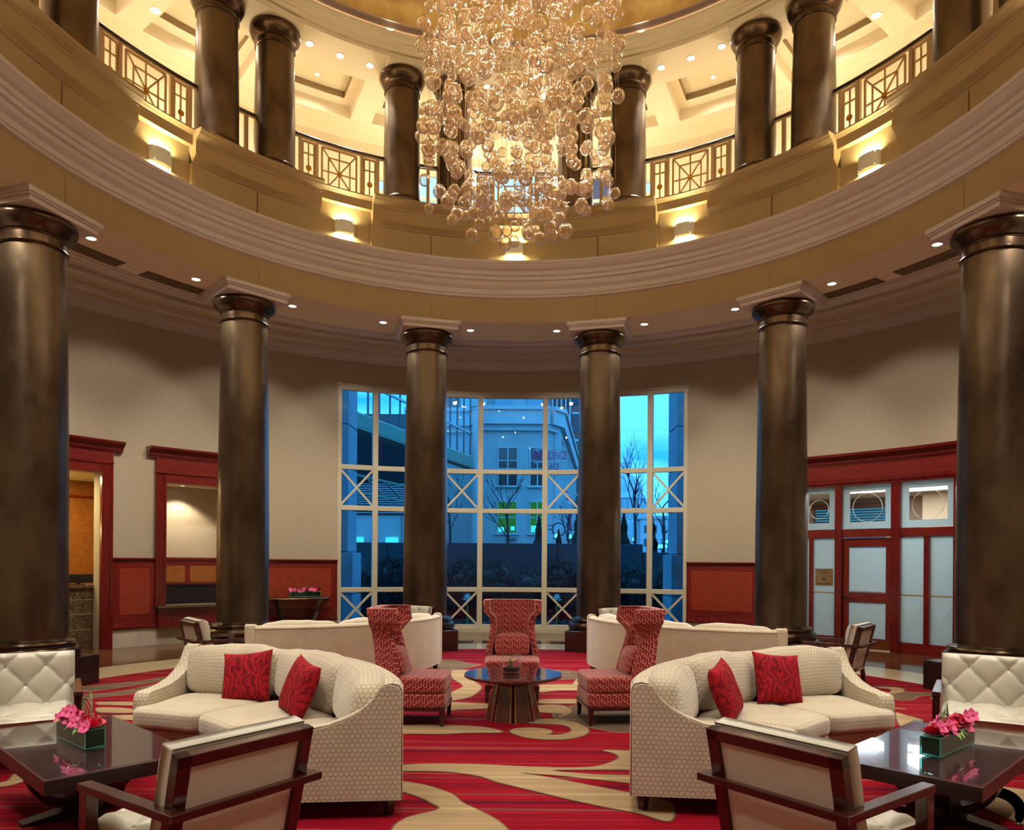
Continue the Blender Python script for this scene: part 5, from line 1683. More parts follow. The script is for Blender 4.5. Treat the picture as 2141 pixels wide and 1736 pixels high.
# ================================================================== WALL JOINERY (reception opening, telephone alcove, office front)
def casing(name, a0, a1, zt, ztop, label, z_low=0.0, left=True, right=True, cw=0.20, fr0=3.20):
    """cherry casing round an opening a0..a1 ; outer frame reaches ztop with frieze and cornice"""
    t = empty(name, (0, 0, 0), 0, label, 'door casing' if z_low == 0 else 'alcove casing')
    cd = math.degrees(cw / RW)
    for (on, b0, b1) in ((left, a0 - cd, a0), (right, a1, a1 + cd)):
        if not on: continue
        mb = MB(); arc_box(mb, RW - 0.05, RW + 0.02, b0, b1, z_low, zt + 0.17, 2)
        arc_box(mb, RW - 0.075, RW - 0.05, b0, b0 + (b1 - b0) * 0.22, z_low, zt + 0.17, 1); arc_box(mb, RW - 0.065, RW - 0.05, b0 + (b1 - b0) * 0.75, b1, z_low, zt + 0.17, 1)
        mb.build('jamb', MAT['cherry_trim'], t)
    e0 = a0 - (cd if left else 0); e1 = a1 + (cd if right else 0)
    mb = MB(); arc_box(mb, RW - 0.05, RW + 0.02, a0, a1, zt, zt + 0.17); arc_box(mb, RW - 0.065, RW - 0.05, a0, a1, zt, zt + 0.04); arc_box(mb, RW - 0.08, RW, e0 - 0.05, e1 + 0.05, zt + 0.17, zt + 0.20)
    mb.build('head_casing', MAT['cherry_flat'], t)
    mb = MB(); arc_box(mb, RW - 0.06, RW + 0.02, e0, e1, zt + 0.20, ztop - 0.19); mb.build('frieze', MAT['cherry_flat'], t)
    mb = MB(); z = ztop - 0.19
    o = 0.0
    pr = [(RW, z), (RW - 0.075, z), (RW - 0.08, z + 0.02), (RW - 0.10, z + 0.03), (RW - 0.105, z + 0.06), (RW - 0.14, z + 0.10), (RW - 0.19, z + 0.13), (RW - 0.20, z + 0.145), (RW - 0.215, z + 0.15), (RW - 0.22, z + 0.19), (RW, z + 0.19)]
    mb.lathe(pr, 24, e0 - 0.95, e1 + 0.95, ends=True)
    mb.build('cornice', MAT['cherry_trim'], t, auto=35)
    return t


casing('reception_casing', -66.0, -53.2, 3.17, 3.74, 'tall cherry wood casing of the reception opening beside the leftmost column')
casing('alcove_casing', -46.02, -37.0, 3.09, 3.74, 'cherry wood casing of the lit alcove beside the second column', z_low=0.74)

# alcove interior
al = empty('alcove', (0, 0, 0), 0, 'lit wall alcove with wood panels and a telephone shelf beside the second column', 'alcove')
mb = MB(); arc_box(mb, RW + 0.75, RW + 0.80, -47.2, -35.8, 0.7, 3.2); mb.build('rear_wall', MAT['linen_wall'], al)
mb = MB()
for a in (-46.25, -36.77): arc_box(mb, RW + 0.0, RW + 0.78, a - 0.22, a + 0.22, 0.7, 3.15, 1)
mb.build('side_wall', MAT['linen_wall'], al)
mb = MB(); arc_box(mb, RW + 0.02, RW + 0.78, -46.4, -36.6, 3.10, 3.14); mb.build('alcove_ceiling', MAT['ceiling_paint'], al)
mb = MB(); arc_box(mb, RW + 0.70, RW + 0.76, -46.2, -36.8, 0.9, 1.62); mb.build('wood_dado', MAT['cherry_flat'], al)
mb = MB(); arc_box(mb, RW + 0.66, RW + 0.76, -46.2, -36.8, 1.62, 1.665); mb.build('dado_cap', MAT['cherry_trim'], al)
for (p0, p1) in ((-45.6, -42.3), (-41.7, -37.4)):
    mb = MB(); arc_box(mb, RW + 0.69, RW + 0.70, p0, p1, 1.0, 1.50); mb.build('figured_panel', MAT['oak_figured'], al)
mb = MB(); arc_box(mb, RW - 0.02, RW + 0.30, -46.0, -37.0, 1.14, 1.185); mb.build('screen_cap', MAT['cherry_trim'], al)
mb = MB(); arc_box(mb, RW + 0.02, RW + 0.06, -46.0, -37.0, 0.76, 1.14); mb.build('screen_panel', MAT['bluish_black'], al)
mb = MB(); arc_box(mb, RW - 0.22, RW + 0.06, -47.3, -36.0, 0.70, 0.745, 10); mb.build('stone_shelf', MAT['marble_counter'], al, bevel=0.006)
mb = MB(); arc_box(mb, RW - 0.12, RW - 0.02, -47.0, -36.2, 0.33, 0.70); mb.build('shelf_apron', MAT['cherry_trim'], al)
downlight('alcove_downlight', RW + 0.40, -43.2, 3.10, 75, 'small recessed downlight in the alcove ceiling', None, 110, 0.05, blend=0.35, color=WARM2)

# reception room behind the left opening
rr = empty('reception_room', (0, 0, 0), 0, 'reception room with oak panelled wall seen through the left opening', 'room', kind='structure')
mb = MB(); arc_box(mb, 11.3, 11.4, -80, -44, 0, 3.4, 18); mb.build('rear_wall', MAT['oak_figured'], rr)
mb = MB(); arc_box(mb, 11.26, 11.30, -80, -44, 2.86, 2.90, 18)
for a in (-76, -70, -64, -58, -52.0, -46): arc_box(mb, 11.27, 11.30, a - 0.12, a + 0.12, 0, 2.9, 1)
mb.build('panel_joint', MAT['cherry_flat'], rr)
mb = MB(); arc_box(mb, 9.46, 11.3, -47.6, -47.2, 0, 3.4, 1); arc_box(mb, 9.46, 11.3, -80, -79.6, 0, 3.4, 1); mb.build('side_wall', MAT['oak_figured'], rr)
mb = MB(); mb.lathe([(9.4, 3.20), (11.4, 3.20)], 20, -80, -46); mb.build('room_ceiling', MAT['reception_ceiling'], rr)
mb = MB(); p = pol(10.4, -55.7, 3.2)
for dx in (-0.9, 0.0):
    q = pol(10.35, -54.6 + dx * 6, 3.2); T = Matrix.Translation(q) @ Matrix.Rotation(R_(56), 4, 'Z')
    mb.box(-0.15, 0.15, -0.06, 0.06, -0.01, 0.0, T)
mb.build('ceiling_lamp', MAT['lamp_disc'], rr)
add_light('AREA', 'reception_light', pol(10.3, -57, 3.15), 60, (1.0, 0.84, 0.42), None, 1.2)
add_light('POINT', 'reception_glow', pol(10.9, -58.5, 2.2), 16, (1.0, 0.85, 0.35), None, 0.1)
# counter with monitor
ct = empty('reception_counter', (0, 0, 0), 0, 'brown marble reception counter in the left opening', 'counter')
mb = MB(); arc_box(mb, 9.50, 9.98, -72, -52.6, 0.0, 1.09, 12); mb.build('counter_body', MAT['marble_counter'], ct)
mb = MB(); arc_box(mb, 9.44, 10.05, -72.4, -52.3, 1.10, 1.15, 12); mb.build('counter_top', MAT['marble_counter'], ct, bevel=0.008)
for z in (0.34, 0.62, 0.88):
    mb = MB(); arc_box(mb, 9.492, 9.50, -72, -52.6, z, z + 0.012, 12); mb.build('joint_line', MAT['gold_trim'], ct)
m_ = pol(9.80, -53.9, 1.151)
mo = empty('monitor', m_, R_(52), 'black flat computer monitor behind the marble counter', 'monitor')
mb = MB(); mb.box(-0.27, 0.27, -0.03, 0.02, 0.03, 0.19); mb.build('screen_case', MAT['black_plastic'], mo, bevel=0.006)
mb = MB(); mb.box(-0.03, 0.03, -0.02, 0.02, 0.0, 0.03); mb.box(-0.1, 0.1, -0.08, 0.08, 0.0, 0.012); mb.build('stand', MAT['black_plastic'], mo)

# office front on the right
of = empty('office_front', (0, 0, 0), 0, 'cherry wood office front with frosted panes between the two right columns', 'partition')
A0, A1 = 38.6, 62.0
Wt = MAT['cherry_trim']; Wf = MAT['cherry_flat']


def post(a0, a1, z0, z1, d=0.06, mat=None, name='post'):
    mb = MB(); arc_box(mb, RW - d, RW + 0.06, a0, a1, z0, z1, 1); mb.build(name, mat or Wt, of)


def rail(a0, a1, z0, z1, d=0.05, name='rail'):
    mb = MB(); arc_box(mb, RW - d, RW + 0.06, a0, a1, z0, z1); mb.build(name, Wf, of)


rail(A0, A1, 2.14, 2.29); rail(A0, A1, 3.16, 3.24)
mb = MB(); arc_box(mb, RW - 0.06, RW + 0.02, A0 - 1, A1 + 1, 3.24, 3.54); mb.build('frieze', Wf, of)
mb = MB(); z = 3.24
mb.lathe([(RW, z - 0.11), (RW - 0.09, z - 0.11), (RW - 0.095, z - 0.08), (RW - 0.115, z - 0.06), (RW - 0.12, z - 0.02), (RW - 0.09, z), (RW - 0.09, z + 0.02), (RW - 0.06, z + 0.025)], 30, A0 - 1, A1 + 1); mb.build('architrave', Wt, of, auto=30)
z = 3.54
mb = MB(); mb.lathe([(RW, z), (RW - 0.075, z), (RW - 0.08, z + 0.02), (RW - 0.10, z + 0.03), (RW - 0.105, z + 0.06), (RW - 0.14, z + 0.10), (RW - 0.19, z + 0.13), (RW - 0.20, z + 0.145), (RW - 0.215, z + 0.15), (RW - 0.22, z + 0.20), (RW, z + 0.20)], 30, A0 - 2, A1 + 2, ends=True); mb.build('cornice', Wt, of, auto=35)
post(38.6, 39.3, 0, 3.2); post(43.35, 44.15, 0, 3.2, 0.08); post(49.75, 50.75, 0, 3.2, 0.08); post(56.4, 57.2, 0, 3.2, 0.08)
post(40.25, 40.75, 0.14, 2.14); post(53.28, 53.85, 0.20, 2.14)
rail(38.6, 43.35, 0.0, 0.22); rail(50.75, 62, 0.0, 0.20)
post(57.2, 62, 0, 2.2, 0.04, Wf, 'end_panel')
# transom panes: frosted border, clear middle, etched ring


def transom(a0, a1, z0=2.30, z1=3.14):
    c = (a0 + a1) / 2; h = (a1 - a0) / 2; f = arcfn(RW + 0.0, c); w = R_(h) * RW; b = 0.13
    mb = MB()
    for (x0, x1, zz0, zz1) in ((-w, w, z0, z0 + b), (-w, w, z1 - b, z1), (-w, -w + b, z0 + b, z1 - b), (w - b, w, z0 + b, z1 - b)):
        mb.box(x0, x1, -0.004, 0.004, zz0, zz1, fn=f)
    p = mb.build('frosted_border', MAT['frosted'], of)
    mb = MB(); mb.box(-w + b, w - b, -0.003, 0.003, z0 + b, z1 - b, fn=f); mb.build('pane', MAT['clear_pane'], of)
    r = min(w - b, (z1 - z0) / 2 - b) * 0.93; zc = (z0 + z1) / 2 - 0.02
    mb = MB(); mb.tube([f(r * cos(2 * pi * k / 40), -0.006, zc + r * sin(2 * pi * k / 40)) for k in range(41)], 0.006, 4); mb.build('etched_ring', MAT['etched_line'], p)


transom(39.3, 43.35); transom(44.15, 49.75); transom(50.75, 56.4)


def sidelight(a0, a1, z0, z1, zr):
    c = (a0 + a1) / 2; f = arcfn(RW + 0.0, c); w = R_((a1 - a0) / 2) * RW
    mb = MB(); mb.box(-w, w, -0.004, 0.004, z0, zr - 0.012, fn=f); mb.box(-w, w, -0.004, 0.004, zr + 0.012, z1, fn=f); p = mb.build('frosted_pane', MAT['frosted'], of)
    mb = MB(); mb.box(-w, w, -0.003, 0.003, zr - 0.012, zr + 0.012, fn=f); mb.build('clear_strip', MAT['gold_trim'], p)
    zt = zr - 0.14; mb = MB()
    mb.bar((-w * 0.9, -0.006, z0 + 0.1), (w * 0.9, -0.006, zt), 0.009, 0.004, fn=f); mb.bar((-w * 0.9, -0.006, zt), (w * 0.9, -0.006, z0 + 0.1), 0.009, 0.004, fn=f)
    mb.build('etched_cross', MAT['etched_line'], p)


sidelight(40.75, 43.35, 0.22, 2.14, 1.06); sidelight(39.3, 40.25, 0.22, 2.14, 1.06)
sidelight(50.75, 53.28, 0.20, 2.14, 1.06); sidelight(53.85, 56.4, 0.20, 2.14, 1.06)
# door leaf
dr = empty('door_1', (0, 0, 0), 0, 'cherry wood office door with frosted panes and brass lever', kind='structure')
dc = 46.95; f = arcfn(RW + 0.02, dc); w = R_(2.72) * RW
mb = MB()
for (x0, x1, z0, z1) in ((-w, -w + 0.10, 0.02, 2.12), (w - 0.10, w, 0.02, 2.12), (-w + 0.10, w - 0.10, 1.95, 2.12), (-w + 0.10, w - 0.10, 0.90, 1.08), (-w + 0.10, w - 0.10, 0.02, 0.22)):
    mb.box(x0, x1, -0.022, 0.022, z0, z1, fn=f)
mb.build('door_leaf', MAT['cherry_flat'], dr)
mb = MB(); mb.box(-w + 0.10, w - 0.10, -0.004, 0.004, 1.10, 1.93, fn=f); mb.build('frosted_pane', MAT['frosted'], dr)
mb = MB(); mb.box(-w + 0.10, w - 0.10, -0.004, 0.004, 0.22, 0.90, fn=f); lp = mb.build('frosted_pane', MAT['frosted'], dr)
mb = MB(); mb.tube([f(0.27 * cos(2 * pi * k / 40), -0.007, 0.56 + 0.30 * sin(2 * pi * k / 40)) for k in range(41)], 0.0035, 4); mb.build('etched_ring', MAT['etched_line'], lp)
mb = MB(); mb.box(-w, w, -0.030, -0.023, 0.02, 0.20, fn=f); mb.build('kick_plate', MAT['copper_kick'], dr)
mb = MB(); hx = -w + 0.05
mb.tube([f(hx, -0.02, 1.0), f(hx, -0.07, 1.0)], 0.028, 10); mb.tube([f(hx, -0.07, 1.0), f(hx + 0.11, -0.075, 0.995)], 0.013, 8); mb.build('door_handle', MAT['brass'], dr, smooth=True)
mb = MB(); mb.box(-w - 0.03, -w - 0.004, -0.05, 0.05, 0, 2.14, fn=f); mb.box(w + 0.004, w + 0.03, -0.05, 0.05, 0, 2.14, fn=f); mb.build('door_jamb', MAT['cherry_trim'], dr)
# plaque on the left sidelight
pq = empty('wall_plaque', pol(RW - 0.012, 41.99, 1.365), -R_(41.99), 'small brass framed notice plaque with emblem on the frosted pane left of the office door', 'plaque')
mb = MB(); mb.box(-0.155, 0.155, -0.006, 0.006, -0.16, 0.16); mb.build('plate', MAT['plaque_gold'], pq)
mb = MB()
for (x0, x1, z0, z1) in ((-0.16, 0.16, 0.15, 0.165), (-0.16, 0.16, -0.165, -0.15), (-0.165, -0.15, -0.165, 0.165), (0.15, 0.165, -0.165, 0.165)): mb.box(x0, x1, -0.012, 0.0, z0, z1)
mb.build('brass_rim', MAT['brass'], pq)
mb = MB(); mb.lathe([(0.012, 0), (0.034, 0), (0.034, 0.002), (0.012, 0.002)], 5, close=True)
mb.v = [(x, -0.008 - z, y - 0.045) for (x, y, z) in mb.v]
mb.box(-0.085, 0.085, -0.0085, -0.006, 0.098, 0.108); mb.box(-0.045, 0.045, -0.0085, -0.006, 0.068, 0.077); mb.box(-0.12, 0.12, -0.0085, -0.006, 0.012, 0.016); mb.box(-0.13, 0.13, -0.0085, -0.006, -0.135, -0.12)
mb.build('engraving', MAT['plaque_ink'], pq)
# office room
orm = empty('office_room', (0, 0, 0), 0, 'lit office room behind the frosted office front', kind='structure')
mb = MB(); arc_box(mb, 13.6, 13.7, 31, 46.5, 0, 3.4, 8); arc_box(mb, 12.7, 12.8, 46.5, 66, 0, 3.4, 8); arc_box(mb, 12.7, 13.7, 46.3, 46.5, 0, 3.4, 1); arc_box(mb, 9.46, 13.7, 31.0, 31.3, 0, 3.4, 1); arc_box(mb, 9.46, 12.8, 65, 65.4, 0, 3.4, 1)
mb.build('room_wall', MAT['office_wall'], orm)
mb = MB(); mb.lathe([(9.45, 3.25), (13.7, 3.25)], 20, 31, 66); mb.build('room_ceiling', MAT['office_ceiling'], orm)
mb = MB()
for (a, r) in ((47.6, 11.9), (42.6, 11.6), (55, 11.4)):
    q = pol(r, a, 3.245); T = Matrix.Translation(q) @ Matrix.Rotation(-R_(a), 4, 'Z'); mb.box(-0.55, 0.55, -0.28, 0.28, -0.01, 0.0, T)
mb.build('ceiling_panel_lamp', MAT['lamp_cool'], orm)
add_light('AREA', 'office_light', pol(10.9, 52, 3.2), 110, (0.92, 0.96, 1.0), None, 1.6)
add_light('AREA', 'office_light', pol(11.3, 42, 3.2), 70, (0.92, 0.96, 1.0), None, 1.2)
bl = empty('window_blind', (0, 0, 0), 0, 'dark slatted blind over the blue office window', 'blind')
mb = MB(); mb.lathe([(13.55, 1.0), (13.55, 3.05)], 6, 35.0, 41.8); mb.build('lit_window', MAT['upper_window_day'], bl)
proto = None
for i in range(30):
    mb = MB(); z = 1.02 + i * 0.066
    for s_ in range(4):
        aa = 34.9 + s_ * 1.75; arc_box(mb, 13.44, 13.50, aa, aa + 1.75, z, z + 0.034, 1)
    mb.build('slat', MAT['blind_slat'], bl)
mb = MB(); arc_box(mb, 13.40, 13.55, 34.8, 42.0, 3.0, 3.14, 6); mb.build('pelmet', MAT['blind_wood'], bl)

# ================================================================== CHANDELIER
ch = empty('chandelier', (0.05, 0, 12.7), 0, 'huge cascading chandelier of ribbed amber glass globes on fine wires under the dome', 'chandelier')
mb = MB(); mb.lathe([(0, 0.0), (1.15, 0.0), (1.18, -0.02), (1.18, -0.07), (1.15, -0.09), (0, -0.09)], 48); mb.build('canopy_plate', MAT['gold_trim'], ch, auto=30)


def globe_geo(mb, c, r, seg, rings, sq=1.0):
    vs = []; fs = []; fl = []
    for i in range(rings + 1):
        th = pi * i / rings
        for j in range(seg + 1):
            a = 2 * pi * j / seg
            vs.append((c[0] + r * sin(th) * cos(a), c[1] + r * sin(th) * sin(a), c[2] + r * sq * cos(th)))
            fl.append((j / seg, i / rings))
    for i in range(rings):
        for j in range(seg):
            p = i * (seg + 1) + j; fs.append((p, p + 1, p + seg + 2, p + seg + 1))
    b = len(mb.v)
    mb.add(vs, fs)
    if not hasattr(mb, 'guv'): mb.guv = {}
    for k, q in enumerate(fl): mb.guv[b + k] = q


def build_globes(mb, name, parent, kind=None):
    o = mb.build(name, MAT['amber_glass'], parent, smooth=True, kind=kind)
    uv = o.data.uv_layers[0].data
    arr = [0.0] * (2 * len(o.data.loops))
    for l in o.data.loops:
        q = mb.guv[l.vertex_index]; arr[2 * l.index] = q[0]; arr[2 * l.index + 1] = q[1]
    uv.foreach_set('uv', arr)
    return o


rnd = random.Random(77)
gl = []; wires = []
tries = 0
while len(wires) < 210 and tries < 20000:
    tries += 1
    r = 1.03 * math.sqrt(rnd.random()); a = rnd.random() * 2 * pi
    if 0.62 < r < 0.80 and rnd.random() < 0.6: continue
    x, y = r * cos(a), r * sin(a)
    if any((x - w[0]) ** 2 + (y - w[1]) ** 2 < 0.055 ** 2 for w in wires): continue
    wires.append((x, y, r))
grid = {}


def ok(x, y, z, rr):
    k = (int(x // 0.2), int(y // 0.2), int(z // 0.2))
    for i in (-1, 0, 1):
        for j in (-1, 0, 1):
            for l in (-1, 0, 1):
                for g in grid.get((k[0] + i, k[1] + j, k[2] + l), []):
                    if (x - g[0]) ** 2 + (y - g[1]) ** 2 + (z - g[2]) ** 2 < ((rr + g[3]) * 0.95) ** 2: return False
    return True


wl = {}
for wi, (x, y, r) in enumerate(wires):
    zb = 5.06 + (0.28 if r > 0.8 else 0.0) + abs(rnd.gauss(0, 0.34)) + (0.35 * rnd.random() if r > 0.55 else 0)
    n = rnd.randint(3, 6)
    placed = 0; low = 99
    zs = [zb] + [zb + rnd.random() ** 0.9 * (9.2 - zb) for _ in range(n)]
    for z in zs:
        rr = rnd.uniform(0.050, 0.079)
        if ok(x, y, z, rr):
            grid.setdefault((int(x // 0.2), int(y // 0.2), int(z // 0.2)), []).append((x, y, z, rr)); gl.append((x, y, z, rr)); low = min(low, z - rr)
    wl[wi] = low
vis = [g for g in gl if g[2] < 7.75]
oth = [g for g in gl if g[2] >= 7.75]
vis.sort(key=lambda g: g[1])       # nearest to the viewer first
parts, rest = vis[:298], vis[298:] + oth
mb = MB(); globe_geo(mb, (0, 0, 0), 1.0, 22, 11, 1.06)
g0 = None
for (x, y, z, rr) in parts:
    if g0 is None:
        o = g0 = build_globes(mb, 'glass_globe', ch)
    else: o = share(g0, 'glass_globe', ch)
    o.location = (x, y, z - 12.7); o.scale = (rr, rr, rr); o.rotation_euler = (rnd.uniform(-0.12, 0.12), rnd.uniform(-0.12, 0.12), rnd.random() * 3)
mb = MB()
for (x, y, z, rr) in rest: globe_geo(mb, (x, y, z - 12.7), rr, 16, 9, 1.06)
build_globes(mb, 'glass_globe_cluster', ch, 'stuff')
mb = MB()
for wi, (x, y, r) in enumerate(wires):
    if wl[wi] < 90: mb.tube([(x, y, wl[wi] - 12.7), (x, y, -0.09)], 0.0011, 3)
mb.build('suspension_wires', MAT['gold_trim'], ch, kind='stuff')
for (x, y) in ((0.7, 0.7), (-0.7, 0.7), (0.7, -0.7), (-0.7, -0.7)):
    add_light('SPOT', 'chandelier_fill_spot', (x + 0.05, y, 12.5), P_CH, WARM2, None, 0.08, 62, 0.5)  # added spots without fixtures, brighten the globes and the seating

for k in range(9):
    a = 2.4 * k; add_light('POINT', 'chandelier_fill_point', (0.05 + 0.55 * cos(a), 0.55 * sin(a), 5.7 + 0.34 * k), 8, SOFTW, None, 0.03)  # points added among the globes to make the glass brighter
for k in range(8):       # unseen spots added above the cornice ledge to brighten the gilding
    a = 22.5 + 45 * k; p = pol(5.80, a, 10.90); d = (Vector((0, 0, 12.4)) + pol(-2.5, a)) - p
    L = add_light('SPOT', 'dome_fill_spot', p, P_DOME, (1.0, 0.88, 0.62), None, 0.12, 64, 0.8)
    L.rotation_euler = d.to_track_quat('-Z', 'Y').to_euler()

# ================================================================== OUTSIDE
mb = MB(); mb.lathe([(9.44, -0.2), (260, -0.2)], 48, -75, 75)
gr = mb.build('ground', MAT['soil'], kind='structure', label='dark planting bed and ground outside the window')


def tagged(mb, name, mat, label, cat, group=None, **kw):
    o = mb.build(name, MAT[mat], None, **kw); tag(o, label, cat, group); return o


# stone piers beside the window
for sg, nm in ((-1, 'left'), (1, 'right')):
    t = empty('stone_pier', (sg * 4.27, 10.35, -0.2), 0, 'rusticated stone pier outside the %s edge of the tall window' % nm, 'pier', 'stone piers')
    z = 0.0; k = 0
    while z < 8:
        h = 1.02; e = 0.34 if z > 1.1 else 0.46
        mb = MB(); mb.box(-e, e, -0.5, 0.5, z + 0.012, z + h - 0.012); mb.build('stone', MAT['stone_blue_grey'], t, bevel=0.012)
        mb = MB(); mb.box(-e + 0.02, e - 0.02, -0.48, 0.48, z - 0.012, z + 0.012); mb.build('joint', MAT['stone_joint'], t)
        z += h; k += 1


# shrubs of the hedge
def shrub_mesh(seed, n, mat_name, shape='ball', leaf=0.027):
    rnd = random.Random(seed); mb = MB()
    lobes = [(rnd.uniform(-.25, .25), rnd.uniform(-.25, .25), rnd.uniform(0.35, 0.75), rnd.uniform(0.35, 0.5)) for _ in range(6)]
    for _ in range(n):
        if shape == 'ball':
            cx, cy, cz, rr = rnd.choice(lobes)
            v = Vector((rnd.gauss(0, 1), rnd.gauss(0, 1), rnd.gauss(0, 1))).normalized() * (rr * rnd.uniform(0.75, 1.0))
            p = Vector((cx, cy, cz)) + v; p.z = max(0.0, p.z)
        else:
            h = rnd.random() ** 1.2; rad = (1 - h) ** 0.8 * 0.42 * rnd.uniform(0.6, 1.05) * (1 + 0.2 * sin(h * 25)); a = rnd.random() * 2 * pi
            p = Vector((rad * cos(a), rad * sin(a), h * 1.0))
        a = Vector((rnd.gauss(0, 1), rnd.gauss(0, 1), rnd.gauss(0, 1))).normalized(); b = a.orthogonal().normalized()
        s = leaf * rnd.uniform(0.6, 1.3)
        mb.add([p - a * s, p + b * s * 0.5, p + a * s, p - b * s * 0.5], [(0, 1, 2, 3)])
    # dark inner mass
    if shape == 'ball':
        for (cx, cy, cz, rr) in lobes: mb.puff((rr * 1.15, rr * 1.15, rr * 1.15), 4, 2, fn=lambda x, y, z: (cx + x, cy + y, max(0, cz + z)))
    else:
        mb.lathe([(0.30, 0.0), (0.27, 0.3), (0.17, 0.6), (0.03, 0.93)], 10)
    return mb


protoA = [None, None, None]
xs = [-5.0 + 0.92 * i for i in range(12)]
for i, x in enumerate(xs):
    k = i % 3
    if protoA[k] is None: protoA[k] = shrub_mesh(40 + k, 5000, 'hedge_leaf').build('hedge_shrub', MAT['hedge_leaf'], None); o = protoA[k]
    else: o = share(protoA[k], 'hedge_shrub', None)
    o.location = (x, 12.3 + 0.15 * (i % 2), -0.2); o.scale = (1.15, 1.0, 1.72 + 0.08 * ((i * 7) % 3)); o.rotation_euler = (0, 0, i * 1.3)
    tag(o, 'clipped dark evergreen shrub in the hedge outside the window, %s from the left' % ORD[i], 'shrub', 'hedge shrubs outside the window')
# low ground cover in front
rnd = random.Random(4)
mb = MB()
for _ in range(5000):
    x = rnd.uniform(-5, 5); y = rnd.uniform(10.2, 11.7); h = 0.35 * rnd.random()
    p = Vector((x, y, -0.2 + h)); a = Vector((rnd.gauss(0, 1), rnd.gauss(0, 1), rnd.gauss(0, 1))).normalized() * 0.04; b = a.orthogonal() * 0.5
    mb.add([p - a, p + b, p + a, p - b], [(0, 1, 2, 3)])
o = mb.build('ground_cover', MAT['hedge_leaf'], None, kind='stuff'); tag(o, 'low dark ground cover plants at the foot of the window', 'plants')
for i, (x, y, nm) in enumerate(((-1.10, 10.5, 'left of the central wing chair'), (1.12, 10.5, 'right of the central wing chair'), (-2.95, 10.6, 'at the far left'), (2.85, 10.6, 'at the far right'))):
    t = empty('ornamental_cabbage', (x, y, -0.2), 0, 'pale ornamental cabbage in the bed outside the window, ' + nm, 'plant', 'ornamental cabbages')
    for L_, (n, rr, zz, tilt) in enumerate(((8, 0.15, 0.12, 0.3), (7, 0.12, 0.18, 0.7), (5, 0.08, 0.24, 1.2))):
        mb = MB()
        for k in range(n): leaf_mesh(mb, (0, 0, zz + 0.12 + (0.6 if i < 2 else 0.25)), (cos(k * 2 * pi / n + L_), sin(k * 2 * pi / n + L_), tilt), rr, 0.05, -0.2)
        mb.build('leaf_rosette', MAT['cabbage_leaf'], t, smooth=True)
    mb = MB(); mb.tube([(0, 0, 0), (0, 0, 0.3 + (0.55 if i < 2 else 0.2))], 0.02, 6); mb.build('stem', MAT['leaf_green'], t)
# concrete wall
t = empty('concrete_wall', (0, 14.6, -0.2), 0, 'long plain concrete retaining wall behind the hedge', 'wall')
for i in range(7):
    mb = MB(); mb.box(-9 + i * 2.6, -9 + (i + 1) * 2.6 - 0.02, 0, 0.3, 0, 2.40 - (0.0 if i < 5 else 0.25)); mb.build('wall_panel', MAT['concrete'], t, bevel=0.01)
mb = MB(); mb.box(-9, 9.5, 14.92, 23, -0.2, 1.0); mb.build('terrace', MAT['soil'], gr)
# conifers on top of the wall
cp = None
for i, (x, h, s, nm) in enumerate(((0.85, 1.15, 0.75, 'right of the middle window mullion'), (1.48, 0.75, 0.6, 'small one beside the round sign'), (2.1, 1.35, 0.85, 'just left of the fourth column'), (3.55, 1.3, 0.75, 'just right of the fourth column'),
                                   (4.45, 1.25, 0.7, 'left in the rightmost window bay'), (5.35, 1.35, 0.8, 'at the right pier'))):
    if cp is None: cp = shrub_mesh(90, 2600, 'conifer_leaf', 'cone', 0.05).build('conifer', MAT['conifer_leaf'], None); o = cp
    else: o = share(cp, 'conifer', None)
    o.location = (x, 15.6, 1.0); o.scale = (s, s, h + 0.9); o.rotation_euler = (0, 0, i)
    tag(o, 'dark young conifer behind the concrete wall, ' + nm, 'tree', 'young conifers')


# bare trees
def bare_tree(loc, H, seed, label, spread=1.0):
    rnd = random.Random(seed); t = empty('bare_tree', loc, 0, label, 'tree', 'bare street trees')
    tr = MB(); br = MB()
    tr.tube([(0, 0, 0), (0.03, 0, H * 0.35), (-0.02, 0, H * 0.6)], 0.05 * H / 4, 6, 0.03 * H / 4)

    def grow(p, d, L, r, depth):
        q = p + d * L
        br.tube([p, p + d * (L * 0.5) + Vector((rnd.uniform(-.04, .04) * L, 0, 0)), q], r, 4, r * 0.55)
        if depth == 0: return
        for _ in range(rnd.choice((2, 3))):
            nd = (d + Vector((rnd.uniform(-.75, .75) * spread, rnd.uniform(-.6, .6) * spread, rnd.uniform(-0.1, 0.5)))).normalized()
            grow(q - d * (L * rnd.uniform(0, 0.5)), nd, L * rnd.uniform(0.6, 0.8), r * 0.55, depth - 1)
    for k in range(6):
        a = rnd.random() * 6.28
        grow(Vector((0, 0, H * rnd.uniform(0.32, 0.62))), Vector((cos(a) * 0.7 * spread, sin(a) * 0.7 * spread, 0.9)).normalized(), H * 0.2, 0.022 * H / 4, 3)
    tr.build('trunk', MAT['bark'], t, smooth=True); br.build('branches', MAT['bark'], t)
    return t


bare_tree((-2.25, 18.5, 1.0), 4.6, 1, 'bare street tree seen through the brace left of the middle bay')
bare_tree((-0.2, 21, 1.0), 4.8, 2, 'bare thin street tree before the pale stone building')
bare_tree((2.15, 20.5, 1.0), 3.6, 6, 'small bare street tree beside the round sign')
bare_tree((4.55, 19.5, 1.0), 5.2, 3, 'bare street tree before the distant dome')
bare_tree((5.35, 18.2, 1.0), 4.4, 4, 'bare street tree in the rightmost window bay', 1.25)

# pale stone mall building, centre. facade plane y=37, corner at x=2.4, right side recedes
bd = empty('stone_building', (0, 37, -0.2), 0, 'pale stone building with a chamfered corner, two tiers of paired windows and a projecting sign', 'building')
S = 'stone_wall'


